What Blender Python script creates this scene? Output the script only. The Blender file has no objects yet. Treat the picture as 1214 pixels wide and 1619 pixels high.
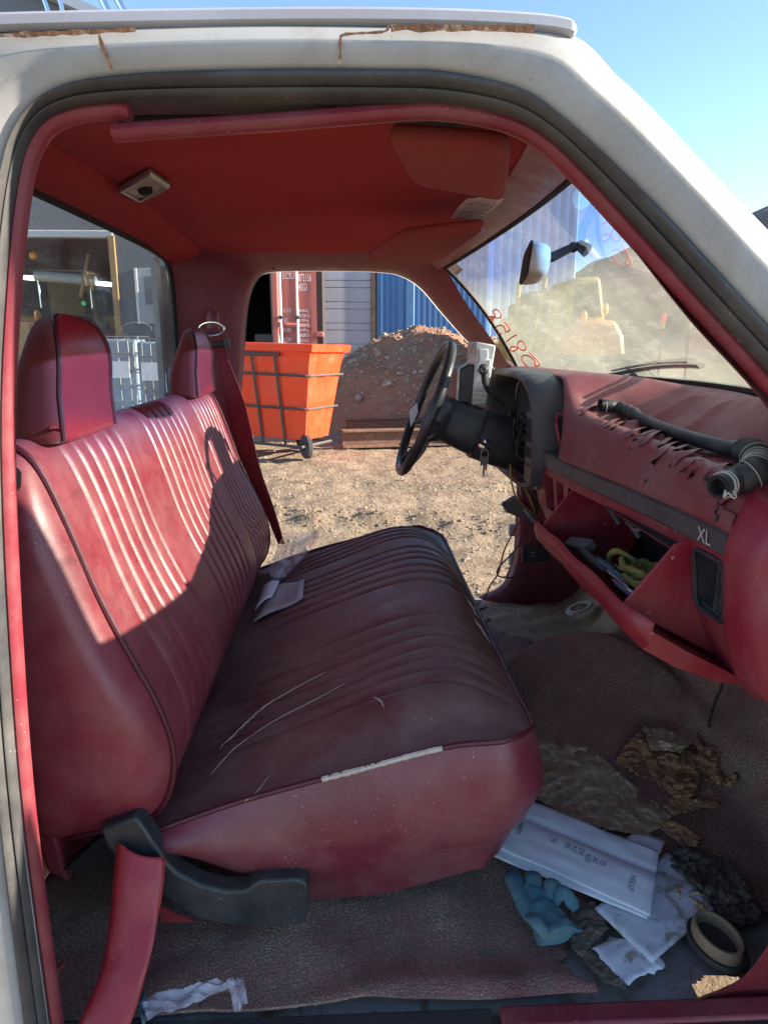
import bpy, bmesh, math, random
from mathutils import Vector, Matrix, noise
R = math.radians
random.seed(7)
scene = bpy.context.scene
COL = scene.collection

# ------------------------------------------------------------------ camera
F, TH, YW, CZ = 1122.0, R(13.3), R(2.5), 1.5
cd = bpy.data.cameras.new('camera'); cam = bpy.data.objects.new('camera', cd); COL.objects.link(cam)
cam.location = (0, 0, CZ); cam.rotation_euler = (R(90) - TH, 0, -YW)
cd.sensor_fit = 'VERTICAL'; cd.sensor_height = 24.0; cd.lens = 24.0 * F / 1619.0
cd.clip_start = 0.02; cd.clip_end = 2000
scene.camera = cam

# ------------------------------------------------------------------ sky, sun, exposure
SUN_EL, SUN_AZ = R(19.5), R(3.2)          # sun stands ahead of the truck (+X), a touch towards the camera side
w = bpy.data.worlds.new('World'); scene.world = w; w.use_nodes = True
nt = w.node_tree; nt.nodes.clear()
sky = nt.nodes.new('ShaderNodeTexSky'); sky.sky_type = 'NISHITA'; sky.sun_disc = False
sky.sun_elevation = SUN_EL; sky.sun_rotation = R(90) + SUN_AZ
sky.air_density = 1.0; sky.dust_density = 0.0; sky.ozone_density = 2.0; sky.altitude = 1900
bg = nt.nodes.new('ShaderNodeBackground'); bg.inputs[1].default_value = 0.10
wo = nt.nodes.new('ShaderNodeOutputWorld')
nt.links.new(sky.outputs[0], bg.inputs[0]); nt.links.new(bg.outputs[0], wo.inputs[0])
ld = bpy.data.lights.new('sun', 'SUN'); ld.energy = 5.0; ld.angle = R(0.53); ld.color = (1.0, 0.90, 0.76)
sun = bpy.data.objects.new('sun', ld); COL.objects.link(sun)
sd = Vector((math.cos(SUN_EL) * math.cos(SUN_AZ), -math.cos(SUN_EL) * math.sin(SUN_AZ), math.sin(SUN_EL)))
sun.rotation_euler = sd.to_track_quat('Z', 'Y').to_euler(); sun.location = (20, -4, 12)
scene.view_settings.view_transform = 'Standard'; scene.view_settings.look = 'None'
scene.view_settings.exposure = 1.95; scene.view_settings.gamma = 1.0
scene.view_settings.use_curve_mapping = False
scene.render.engine = 'CYCLES'
scene.cycles.max_bounces = 12; scene.cycles.diffuse_bounces = 6; scene.cycles.transparent_max_bounces = 16
scene.cycles.sample_clamp_indirect = 8

# ------------------------------------------------------------------ pixel -> direction helpers
def ray(px, py):
    r = (px - 607) / F; u = (809.5 - py) / F
    x = r; y = math.cos(TH) + math.sin(TH) * u; z = -math.sin(TH) + math.cos(TH) * u
    c, s = math.cos(YW), math.sin(YW)
    return Vector((c * x + s * y, -s * x + c * y, z))
def at(px, py, Y=None, X=None, Z=None):
    d = ray(px, py)
    if Y is not None: k = Y / d.y
    elif X is not None: k = X / d.x
    else: k = (Z - CZ) / d.z
    return Vector((0, 0, CZ)) + d * k

# ------------------------------------------------------------------ small maths
def lerp(a, b, t): return a + (b - a) * t
def sstep(a, b, x):
    t = max(0.0, min(1.0, (x - a) / (b - a))); return t * t * (3 - 2 * t)
def interp(xs, ys, x):
    if x <= xs[0]: return ys[0]
    for i in range(len(xs) - 1):
        if x <= xs[i + 1]:
            return lerp(ys[i], ys[i + 1], (x - xs[i]) / (xs[i + 1] - xs[i]))
    return ys[-1]
def catmull(P, n=6, closed=False):
    P = [Vector(p) for p in P]; out = []; N = len(P)
    for i in range(N if closed else N - 1):
        g = lambda k: P[k % N] if closed else P[max(0, min(N - 1, k))]
        a, b, c, d = g(i - 1), g(i), g(i + 1), g(i + 2)
        for k in range(n):
            t = k / n
            out.append(0.5 * ((2 * b) + (c - a) * t + (2 * a - 5 * b + 4 * c - d) * t * t + (3 * b - a - 3 * c + d) * t ** 3))
    if not closed: out.append(P[-1].copy())
    return out
def smooth1(xs, ys, x):                      # smooth (cosine-free catmull) 1-D curve
    n = len(xs)
    if x <= xs[0]: return ys[0]
    if x >= xs[-1]: return ys[-1]
    for i in range(n - 1):
        if x <= xs[i + 1]:
            t = (x - xs[i]) / (xs[i + 1] - xs[i]); h = xs[i + 1] - xs[i]
            m0 = (ys[i + 1] - ys[max(0, i - 1)]) / (xs[i + 1] - xs[max(0, i - 1)]) * h
            m1 = (ys[min(n - 1, i + 2)] - ys[i]) / (xs[min(n - 1, i + 2)] - xs[i]) * h
            t2, t3 = t * t, t ** 3
            return (2 * t3 - 3 * t2 + 1) * ys[i] + (t3 - 2 * t2 + t) * m0 + (-2 * t3 + 3 * t2) * ys[i + 1] + (t3 - t2) * m1
def nz(p, s=1.0, o=0.0):
    return noise.noise(Vector(p) * s + Vector((o, o * 1.7, o * .3)))
def fbm(p, s=1.0, o=0.0, n=4):
    v = 0; a = 1
    for _ in range(n): v += a * nz(p, s, o); s *= 2.1; a *= .5; o += 3.1
    return v

# ------------------------------------------------------------------ mesh builder
class MB:
    def __init__(self): self.v = []; self.f = []; self.m = []; self.w = {}
    def add(self, vs, fs, mi=0):
        b = len(self.v); self.v += [tuple(p) for p in vs]
        for f in fs: self.f.append([i + b for i in f]); self.m.append(mi)
        return b
    def poly(self, pts, mi=0): self.add(pts, [list(range(len(pts)))], mi)
    def box(self, a, b, mi=0, M=None):
        x0, y0, z0 = a; x1, y1, z1 = b
        vs = [(x0, y0, z0), (x1, y0, z0), (x1, y1, z0), (x0, y1, z0), (x0, y0, z1), (x1, y0, z1), (x1, y1, z1), (x0, y1, z1)]
        if M is not None: vs = [M @ Vector(v) for v in vs]
        self.add(vs, [(0, 3, 2, 1), (4, 5, 6, 7), (0, 1, 5, 4), (1, 2, 6, 5), (2, 3, 7, 6), (3, 0, 4, 7)], mi)
    def grid(self, rows, cu=False, cv=False, mi=0, skip=None):
        n = len(rows); m = len(rows[0]); fs = []
        for i in range(n if cv else n - 1):
            for j in range(m if cu else m - 1):
                if skip and skip(i, j): continue
                fs.append((i * m + j, i * m + (j + 1) % m, ((i + 1) % n) * m + (j + 1) % m, ((i + 1) % n) * m + j))
        return self.add([p for r in rows for p in r], fs, mi)
    def tube(self, pts, r, n=8, caps=True, mi=0, closed=False, flat=1.0, up=None):
        pts = [Vector(p) for p in pts]; N = len(pts); rows = []
        rr = r if isinstance(r, (list, tuple)) else [r] * N
        prev = None
        for i in range(N):
            if closed: t = pts[(i + 1) % N] - pts[i - 1]
            else: t = pts[min(N - 1, i + 1)] - pts[max(0, i - 1)]
            t = t.normalized() if t.length > 1e-9 else Vector((0, 0, 1))
            if prev is None:
                a = Vector(up) if up else (Vector((0, 0, 1)) if abs(t.z) < .9 else Vector((1, 0, 0)))
            else: a = prev
            a = (a - t * a.dot(t)); a = a.normalized() if a.length > 1e-6 else t.orthogonal().normalized()
            prev = a; b = t.cross(a)
            rows.append([pts[i] + (a * math.cos(2 * math.pi * k / n) * flat + b * math.sin(2 * math.pi * k / n)) * rr[i] for k in range(n)])
        b0 = self.grid(rows, cu=True, cv=closed, mi=mi)
        if caps and not closed:
            self.f.append([b0 + k for k in range(n)][::-1]); self.m.append(mi)
            self.f.append([b0 + (N - 1) * n + k for k in range(n)]); self.m.append(mi)
        return self
    def prism(self, poly, d, mi=0):            # polygon (3-D points) pushed along d
        P = [Vector(p) for p in poly]; d = Vector(d); n = len(P)
        vs = P + [p + d for p in P]
        fs = [list(range(n))[::-1], list(range(n, 2 * n))] + [(i, (i + 1) % n, n + (i + 1) % n, n + i) for i in range(n)]
        self.add(vs, fs, mi)
    def lathe(self, prof, M, n=16, mi=0, arc=2 * math.pi):
        cl = abs(arc - 2 * math.pi) < 1e-6; k = n if cl else n + 1
        rows = [[M @ Vector((r * math.cos(arc * j / n), r * math.sin(arc * j / n), z)) for j in range(k)] for r, z in prof]
        self.grid(rows, cu=cl, mi=mi)
    def ball(self, c, r, n=8, mi=0):
        c = Vector(c); r = Vector(r) if not isinstance(r, (int, float)) else Vector((r, r, r))
        rows = [[c + Vector((r.x * math.sin(math.pi * i / n) * math.cos(2 * math.pi * j / (2 * n)), r.y * math.sin(math.pi * i / n) * math.sin(2 * math.pi * j / (2 * n)), r.z * math.cos(math.pi * i / n))) for j in range(2 * n)] for i in range(n + 1)]
        self.grid(rows, cu=True, mi=mi)
    def build(self, name, mats, parent=None, smooth=40, bevel=0, seg=2, solid=0, merge=False, fixn=True):
        me = bpy.data.meshes.new(name); me.from_pydata(self.v, [], self.f)
        if not isinstance(mats, (list, tuple)): mats = [mats]
        for m in mats: me.materials.append(MAT[m])
        me.polygons.foreach_set('material_index', self.m)
        for an, vals in self.w.items():
            a = me.attributes.new(an, 'FLOAT', 'POINT'); a.data.foreach_set('value', vals)
        if merge or fixn:
            bm = bmesh.new(); bm.from_mesh(me)
            if merge: bmesh.ops.remove_doubles(bm, verts=bm.verts, dist=1e-5)
            if fixn: bmesh.ops.recalc_face_normals(bm, faces=bm.faces)
            bm.to_mesh(me); bm.free()
        if smooth: me.shade_smooth(); me.set_sharp_from_angle(angle=R(smooth))
        o = bpy.data.objects.new(name, me); COL.objects.link(o)
        if solid:
            s = o.modifiers.new('s', 'SOLIDIFY'); s.thickness = solid; s.offset = 0
        if bevel:
            b = o.modifiers.new('b', 'BEVEL'); b.width = bevel; b.segments = seg; b.limit_method = 'ANGLE'; b.angle_limit = R(35); b.harden_normals = False
        adopt(o, parent)
        return o
def adopt(o, parent):
    if parent is not None:
        o.parent = parent
        if parent.type == 'EMPTY' and parent.parent is None:
            o.matrix_parent_inverse = parent_world(parent).inverted()
def parent_world(p):
    return Matrix.LocRotScale(p.location, p.rotation_euler, None)
def tag(o, label, cat, group=None, kind=None):
    if label: o['label'] = label
    if cat: o['category'] = cat
    if group: o['group'] = group
    if kind: o['kind'] = kind
    return o
def thing(name, label, cat, loc, group=None):
    o = bpy.data.objects.new(name, None); o.empty_display_size = .1; COL.objects.link(o); o.location = loc
    return tag(o, label, cat, group)
def text_into(mb, s, origin, xdir, ydir, size, mi=0, align='LEFT', depth=0.0):
    cu = bpy.data.curves.new('t', 'FONT'); cu.body = s; cu.size = size; cu.align_x = align; cu.resolution_u = 3
    to = bpy.data.objects.new('t', cu); COL.objects.link(to)
    bpy.context.view_layer.update()
    me = to.to_mesh()
    xd = Vector(xdir).normalized(); yd = Vector(ydir).normalized(); o = Vector(origin)
    mb.add([o + xd * v.co.x + yd * v.co.y for v in me.vertices], [list(p.vertices) for p in me.polygons], mi)
    to.to_mesh_clear(); bpy.data.objects.remove(to); bpy.data.curves.remove(cu)

# ------------------------------------------------------------------ materials
MAT = {}
def mat(name, c1, c2=None, sc=6, rough=.5, rv=.12, metal=0, bump=0, bsc=60, spec=.5, dust=0, dustc=(.36, .29, .22), dsc=9, dth=.5,
        fleck=0, fsc=220, fleckc=(.6, .5, .42), vor=0, vsc=250, mask=None, c3=None, sheen=0, trans=0, alpha=1, coat=0, stretch=None, emis=0, streak=0, streakc=(.3, .12, .04), bdist=.004):
    m = bpy.data.materials.new(name); m.use_nodes = True; MAT[name] = m
    t = m.node_tree; N = t.nodes; L = t.links; b = N['Principled BSDF']; out = N['Material Output']
    tc = N.new('ShaderNodeTexCoord'); co = tc.outputs['Object']
    if stretch:
        mp = N.new('ShaderNodeMapping'); mp.inputs['Scale'].default_value = stretch; L.new(co, mp.inputs[0]); co = mp.outputs[0]
    def no(scale, det=6, ro=.6, dist=0):
        n = N.new('ShaderNodeTexNoise'); n.inputs['Scale'].default_value = scale; n.inputs['Detail'].default_value = det
        n.inputs['Roughness'].default_value = ro; n.inputs['Distortion'].default_value = dist; L.new(co, n.inputs['Vector']); return n.outputs[0]
    def rng(x, a, bb, c=0., d=1.):
        n = N.new('ShaderNodeMapRange'); n.inputs[1].default_value = a; n.inputs[2].default_value = bb; n.inputs[3].default_value = c; n.inputs[4].default_value = d; L.new(x, n.inputs[0]); return n.outputs[0]
    def mix(fac, a, bb):
        n = N.new('ShaderNodeMix'); n.data_type = 'RGBA'
        for s, x in ((n.inputs[0], fac), (n.inputs[6], a), (n.inputs[7], bb)):
            if isinstance(x, tuple): s.default_value = x if len(x) == 4 else (*x, 1)
            elif isinstance(x, (int, float)): s.default_value = x
            else: L.new(x, s)
        return n.outputs[2]
    n1 = no(sc)
    col = mix(rng(n1, .3, .7), c1, c2 or c1)
    if c3: col = mix(rng(no(sc * 2.7, 8, .65, .6), .52, .64), col, c3)
    rg = rng(no(sc * 3), .25, .75, max(0, rough - rv), min(1, rough + rv))
    if vor:
        vn = N.new('ShaderNodeTexVoronoi'); vn.feature = 'F1'; vn.inputs['Scale'].default_value = vsc; L.new(co, vn.inputs['Vector'])
        vf = rng(vn.outputs[0], .50, .22)
    if streak:
        mp2 = N.new('ShaderNodeMapping'); mp2.inputs['Scale'].default_value = (30, 30, 2.5); L.new(tc.outputs['Object'], mp2.inputs[0])
        sn = N.new('ShaderNodeTexNoise'); sn.inputs['Scale'].default_value = 1; sn.inputs['Detail'].default_value = 4; L.new(mp2.outputs[0], sn.inputs['Vector'])
        mm = N.new('ShaderNodeMath'); mm.operation = 'MULTIPLY'; L.new(rng(sn.outputs[0], .5, .75), mm.inputs[0]); mm.inputs[1].default_value = streak
        col = mix(mm.outputs[0], col, streakc)
    if dust:
        dn = rng(no(dsc, 9, .68), dth - .14, dth + .16, 0, dust)
        if vor:
            mm = N.new('ShaderNodeMath'); mm.operation = 'MULTIPLY'; L.new(dn, mm.inputs[0])
            r2 = rng(vf, 0, 1, .22, 1.0); L.new(r2, mm.inputs[1]); dn = mm.outputs[0]
        col = mix(dn, col, dustc)
        ar = N.new('ShaderNodeMath'); ar.operation = 'ADD'; ar.use_clamp = True; L.new(rg, ar.inputs[0])
        ml = N.new('ShaderNodeMath'); ml.operation = 'MULTIPLY'; L.new(dn, ml.inputs[0]); ml.inputs[1].default_value = .5; L.new(ml.outputs[0], ar.inputs[1]); rg = ar.outputs[0]
    if fleck:
        fn = no(fsc, 2, .5); f2 = no(7, 3, .6)
        mm = N.new('ShaderNodeMath'); mm.operation = 'MULTIPLY'; L.new(rng(fn, .68, .73), mm.inputs[0]); L.new(rng(f2, .45, .68, .0, fleck), mm.inputs[1])
        col = mix(mm.outputs[0], col, fleckc)
    if mask:
        an = N.new('ShaderNodeAttribute'); an.attribute_name = 'wear'
        col = mix(an.outputs['Fac'], col, mask)
    L.new(col, b.inputs['Base Color']); L.new(rg, b.inputs['Roughness'])
    b.inputs['Metallic'].default_value = metal; b.inputs['Specular IOR Level'].default_value = spec
    b.inputs['Coat Weight'].default_value = coat; b.inputs['Sheen Weight'].default_value = sheen
    b.inputs['Transmission Weight'].default_value = trans; b.inputs['Alpha'].default_value = alpha
    if emis:
        L.new(col, b.inputs['Emission Color']); b.inputs['Emission Strength'].default_value = emis
    if bump or vor:
        bp = N.new('ShaderNodeBump'); bp.inputs['Strength'].default_value = min(1, max(bump, vor)); bp.inputs['Distance'].default_value = bdist
        h = no(bsc, 8, .65)
        if vor:
            ad = N.new('ShaderNodeMath'); ad.operation = 'MULTIPLY_ADD'; L.new(vf, ad.inputs[0]); ad.inputs[1].default_value = .5; L.new(h, ad.inputs[2]); h = ad.outputs[0]
        L.new(h, bp.inputs['Height']); L.new(bp.outputs[0], b.inputs['Normal'])
    return m

RED1, RED2 = (.30, .022, .034), (.22, .018, .028)
mat('seat_vinyl', (.235, .024, .038), (.195, .021, .033), sc=9, rough=.36, rv=.09, bump=.10, bsc=420, dust=.25, dustc=(.36, .19, .17), dsc=13, dth=.52, fleck=.5, fsc=300, spec=.55)
mat('cushion_vinyl', (.150, .042, .040), (.105, .032, .031), sc=5, rough=.38, rv=.10, bump=.14, bsc=380, dust=.6, dustc=(.23, .155, .13), dsc=7, dth=.48, fleck=.7, fsc=260, spec=.5)
mat('skirt_vinyl', (.20, .026, .044), (.145, .020, .034), sc=5, rough=.31, rv=.08, bump=.10, bsc=420, dust=.34, dustc=(.33, .21, .18), dsc=8, dth=.55, fleck=.8, fsc=230, spec=.6)
mat('headrest_vinyl', (.34, .020, .030), (.27, .016, .026), sc=6, rough=.33, rv=.07, bump=.06, bsc=420, fleck=.4, fsc=150, spec=.55)
mat('velour', (.17, .022, .020), (.13, .018, .018), sc=14, rough=.95, rv=.04, bump=.5, bsc=900, sheen=.25, spec=.1)
mat('piping', (.095, .010, .020), (.07, .009, .015), sc=30, rough=.42, bump=.1, bsc=400)
mat('thread', (.36, .09, .085), (.30, .06, .065), sc=90, rough=.8)
mat('crack_foam', (.62, .55, .45), (.45, .36, .27), sc=60, rough=.95)
mat('headliner', (.40, .046, .050), (.33, .040, .043), sc=4, rough=.95, rv=.03, bump=.3, bsc=900, spec=.04, dust=.3, dustc=(.34, .10, .08), dsc=3, dth=.52)
mat('red_trim', (.21, .022, .034), (.165, .018, .028), sc=7, rough=.42, bump=.16, bsc=520, dust=.25, dustc=(.36, .2, .17), dsc=10, dth=.58, fleck=.5)
mat('dash_red', (.26, .014, .030), (.20, .013, .026), sc=6, rough=.48, rv=.1, bump=.16, bsc=480, dust=.34, dustc=(.30, .17, .14), dsc=8, dth=.57, fleck=.8, fsc=150)
mat('dash_pad', (.21, .018, .030), (.155, .015, .024), sc=7, rough=.42, rv=.1, bump=.16, bsc=480, dust=.5, dustc=(.27, .165, .14), dsc=7, dth=.50, fleck=.6, mask=(.022, .016, .010))
mat('glove_red', (.27, .012, .024), (.22, .011, .02), sc=6, rough=.42, bump=.08, bsc=480, fleck=.8, fsc=110, dust=.15, dth=.6)
mat('white_paint', (.42, .41, .385), (.36, .355, .335), sc=3.5, rough=.42, rv=.1, dust=.85, dustc=(.27, .245, .21), dsc=6, dth=.56, c3=(.34, .325, .29), fleck=.9, fsc=190, fleckc=(.2, .12, .07), bump=.05, bsc=150)
mat('rail_paint', (.42, .42, .45), (.35, .35, .38), sc=9, rough=.35, dust=.3, dustc=(.3, .25, .2), fleck=.7, fleckc=(.15, .1, .07))
mat('rust', (.23, .095, .035), (.09, .04, .02), sc=25, rough=.9, bump=.6, bsc=90, c3=(.34, .26, .18))
mat('rubber_seal', (.040, .042, .046), (.022, .023, .026), sc=8, rough=.46, rv=.14, dust=.42, dustc=(.16, .14, .115), dsc=7, dth=.50, stretch=(1, 1, 1), bump=.08, bsc=140, fleck=.4)
mat('black_plastic', (.022, .024, .027), (.030, .032, .036), sc=9, rough=.42, dust=.3, dustc=(.12, .10, .085), dsc=14, dth=.56, fleck=.7, fsc=260, bump=.08, bsc=400)
mat('grey_plastic', (.060, .062, .066), (.045, .046, .05), sc=8, rough=.5, dust=.4, dustc=(.17, .145, .125), dsc=10, dth=.54, bump=.1, bsc=420, fleck=.6)
mat('tan_panel', (.17, .15, .13), (.11, .10, .09), sc=18, rough=.6, dust=.3)
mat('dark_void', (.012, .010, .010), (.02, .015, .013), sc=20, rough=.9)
mat('wheel_leather', (.035, .034, .036), (.025, .025, .028), sc=20, rough=.34, bump=.12, bsc=350, dust=.25, dustc=(.14, .11, .09), dth=.56)
mat('chrome', (.75, .75, .74), (.6, .6, .6), sc=30, rough=.16, metal=1)
mat('steel', (.45, .44, .42), (.32, .30, .28), sc=30, rough=.4, metal=.9, bump=.1)
mat('cream_part', (.56, .53, .46), (.46, .43, .37), sc=30, rough=.55, dust=.3)
mat('white_module', (.70, .70, .66), (.60, .60, .57), sc=20, rough=.4, dust=.2)
mat('mat_rubber', (.25, .075, .075), (.18, .06, .058), sc=5, rough=.62, dust=1, dustc=(.66, .51, .34), dsc=4.2, dth=.45, vor=1, vsc=270, bump=.5, bsc=180, c3=(.10, .065, .055))
mat('floor_steel', (.34, .33, .33), (.20, .175, .15), sc=11, rough=.75, c3=(.15, .075, .04), dust=.6, dustc=(.22, .17, .12), bump=.4, bsc=60)
mat('rust_floor', (.40, .28, .165), (.27, .185, .11), sc=14, rough=.9, c3=(.46, .36, .24), bump=.8, bsc=60)
mat('backing', (.46, .23, .10), (.28, .14, .07), sc=16, rough=.92, c3=(.60, .37, .19), bump=.7, bsc=110, stretch=(1, 3, 1), dust=.3, dustc=(.33, .31, .28), dsc=14, dth=.6)
mat('backing_grey', (.54, .39, .23), (.40, .28, .165), sc=12, rough=.92, spec=.1, c3=(.58, .49, .38), bump=.7, bsc=80, stretch=(3, 1, 1))
mat('jute', (.085, .068, .052), (.16, .125, .09), sc=40, rough=1, bump=1, bsc=90)
mat('paper_white', (.78, .79, .80), (.73, .74, .76), sc=14, rough=.8, fleck=.35, fsc=110, fleckc=(.35, .3, .25))
mat('paper_dirty', (.66, .68, .72), (.58, .60, .64), sc=9, rough=.85, c3=(.30, .26, .20), bump=.1)
mat('ink', (.10, .11, .16), (.16, .16, .2), sc=40, rough=.8)
mat('ink_grey', (.36, .36, .38), rough=.8)
mat('paper_card', (.52, .47, .45), (.45, .40, .39), sc=14, rough=.8)
mat('nitrile', (.03, .20, .26), (.022, .14, .19), sc=30, rough=.5, bump=.5, bsc=120, dust=.75, dustc=(.16, .19, .17), dsc=22, dth=.48)
mat('tan_rubber', (.30, .20, .12), (.22, .15, .09), sc=25, rough=.7, bump=.1)
mat('grommet_black', (.025, .022, .02), (.05, .04, .033), sc=25, rough=.7, bump=.3)
mat('rope', (.26, .24, .055), (.17, .155, .04), sc=60, rough=.95, bump=.6, bsc=500)
mat('hose_black', (.022, .023, .025), (.04, .04, .042), sc=18, rough=.5, dust=.35, dustc=(.14, .115, .095), dth=.52, bump=.1, bsc=300)
mat('webbing', (.24, .018, .028), (.19, .015, .022), sc=30, rough=.8, bump=.3, bsc=700)
mat('strap_red', (.34, .022, .030), (.29, .02, .028), sc=9, rough=.42, dust=.35, dustc=(.5, .25, .2), dsc=12, dth=.6, fleck=.6)
mat('wire_black', (.02, .02, .02), rough=.5)
mat('wire_red', (.22, .03, .04), rough=.5)
mat('wire_yellow', (.42, .33, .05), rough=.5)
mat('label_paper', (.62, .58, .54), (.52, .47, .44), sc=20, rough=.5)
mat('marker_red', (.85, .13, .07), rough=.6)
mat('dome_lens', (.48, .38, .25), (.33, .25, .15), sc=50, rough=.4, dust=.4)
mat('visor', (.32, .062, .060), (.27, .054, .052), sc=14, rough=.85, spec=.15, stretch=(1, 6, 1), bump=.2, bsc=500, dust=.3, dustc=(.28, .13, .10), dsc=8)
# outdoors
mat('dirt', (.29, .215, .142), (.225, .162, .108), sc=1.8, rough=.97, spec=.1, c3=(.165, .115, .075), bump=1, bsc=22, bdist=.045, dust=.5, dustc=(.42, .33, .23), dsc=5, dth=.52)
mat('mound_dirt', (.36, .18, .105), (.26, .125, .08), sc=2.2, rough=.97, spec=.1, c3=(.30, .20, .13), bump=1, bsc=14, bdist=.06)
mat('pebble', (.36, .26, .17), (.22, .15, .10), sc=6, rough=.9, c3=(.52, .42, .33))
mat('orange_poly', (.88, .060, .012), (.80, .052, .012), sc=3, rough=.38, dust=.25, dustc=(.5, .2, .1), dsc=4, dth=.58)
mat('cage_steel', (.10, .085, .075), (.065, .055, .05), sc=12, rough=.55, metal=.3)
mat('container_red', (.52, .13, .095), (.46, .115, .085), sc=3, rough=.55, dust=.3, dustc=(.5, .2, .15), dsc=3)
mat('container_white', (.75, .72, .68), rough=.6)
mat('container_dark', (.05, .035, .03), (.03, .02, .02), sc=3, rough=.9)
mat('siding_white', (.42, .42, .47), (.37, .37, .42), sc=1.5, rough=.6, dust=.35, dustc=(.42, .35, .29), dsc=1.2)
mat('siding_blue', (.065, .19, .40), (.055, .165, .35), sc=1.2, rough=.5, dust=.25, dustc=(.2, .28, .36), dsc=1)
mat('beam_steel', (.19, .10, .06), (.13, .07, .045), sc=6, rough=.85, c3=(.27, .15, .09), bump=.4, bsc=40)
mat('shop_wall', (.15, .165, .18), (.12, .13, .145), sc=.6, rough=.7)
mat('shop_pale', (.42, .46, .50), (.36, .40, .44), sc=.5, rough=.6)
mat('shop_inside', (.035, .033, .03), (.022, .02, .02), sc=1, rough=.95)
mat('door_white', (.40, .42, .44), (.36, .38, .40), sc=1, rough=.6)
mat('ibc_plastic', (.24, .30, .36), (.19, .24, .3), sc=3, rough=.45)
mat('yellow_paint', (.52, .34, .05), (.40, .26, .05), sc=2, rough=.5, dust=.4, dustc=(.3, .24, .16), dsc=3)
mat('orange_paint', (.50, .20, .05), (.40, .15, .04), sc=1.6, rough=.5, dust=.5, dustc=(.34, .24, .16), dsc=2)
mat('tyre', (.03, .03, .03), (.06, .05, .045), sc=6, rough=.9)
mat('amber', (.95, .35, .03), rough=.3)
mat('hill_dirt', (.20, .125, .085), (.16, .11, .075), sc=.05, rough=1, c3=(.15, .12, .07), bump=1, bsc=.4)
mat('tube_light', (.95, .97, 1.0), rough=.5, emis=6)
mat('green_light', (.04, .5, .14), rough=.5, emis=.12)
mat('timber', (.36, .22, .10), (.28, .17, .08), sc=6, rough=.8, stretch=(1, 1, 6))
mat('wood_trim', (.30, .24, .15), (.22, .17, .1), sc=20, rough=.8)

def clear_plastic(name, tint, fac, rough=.2):
    m = bpy.data.materials.new(name); m.use_nodes = True; MAT[name] = m; t = m.node_tree; N = t.nodes; L = t.links
    b = N['Principled BSDF']; b.inputs['Base Color'].default_value = (*tint, 1); b.inputs['Roughness'].default_value = rough
    tr = N.new('ShaderNodeBsdfTransparent'); mx = N.new('ShaderNodeMixShader'); mx.inputs[0].default_value = fac
    L.new(tr.outputs[0], mx.inputs[1]); L.new(b.outputs[0], mx.inputs[2]); L.new(mx.outputs[0], N['Material Output'].inputs[0])
clear_plastic('bag_plastic', (.85, .80, .84), .30, .10)

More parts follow.
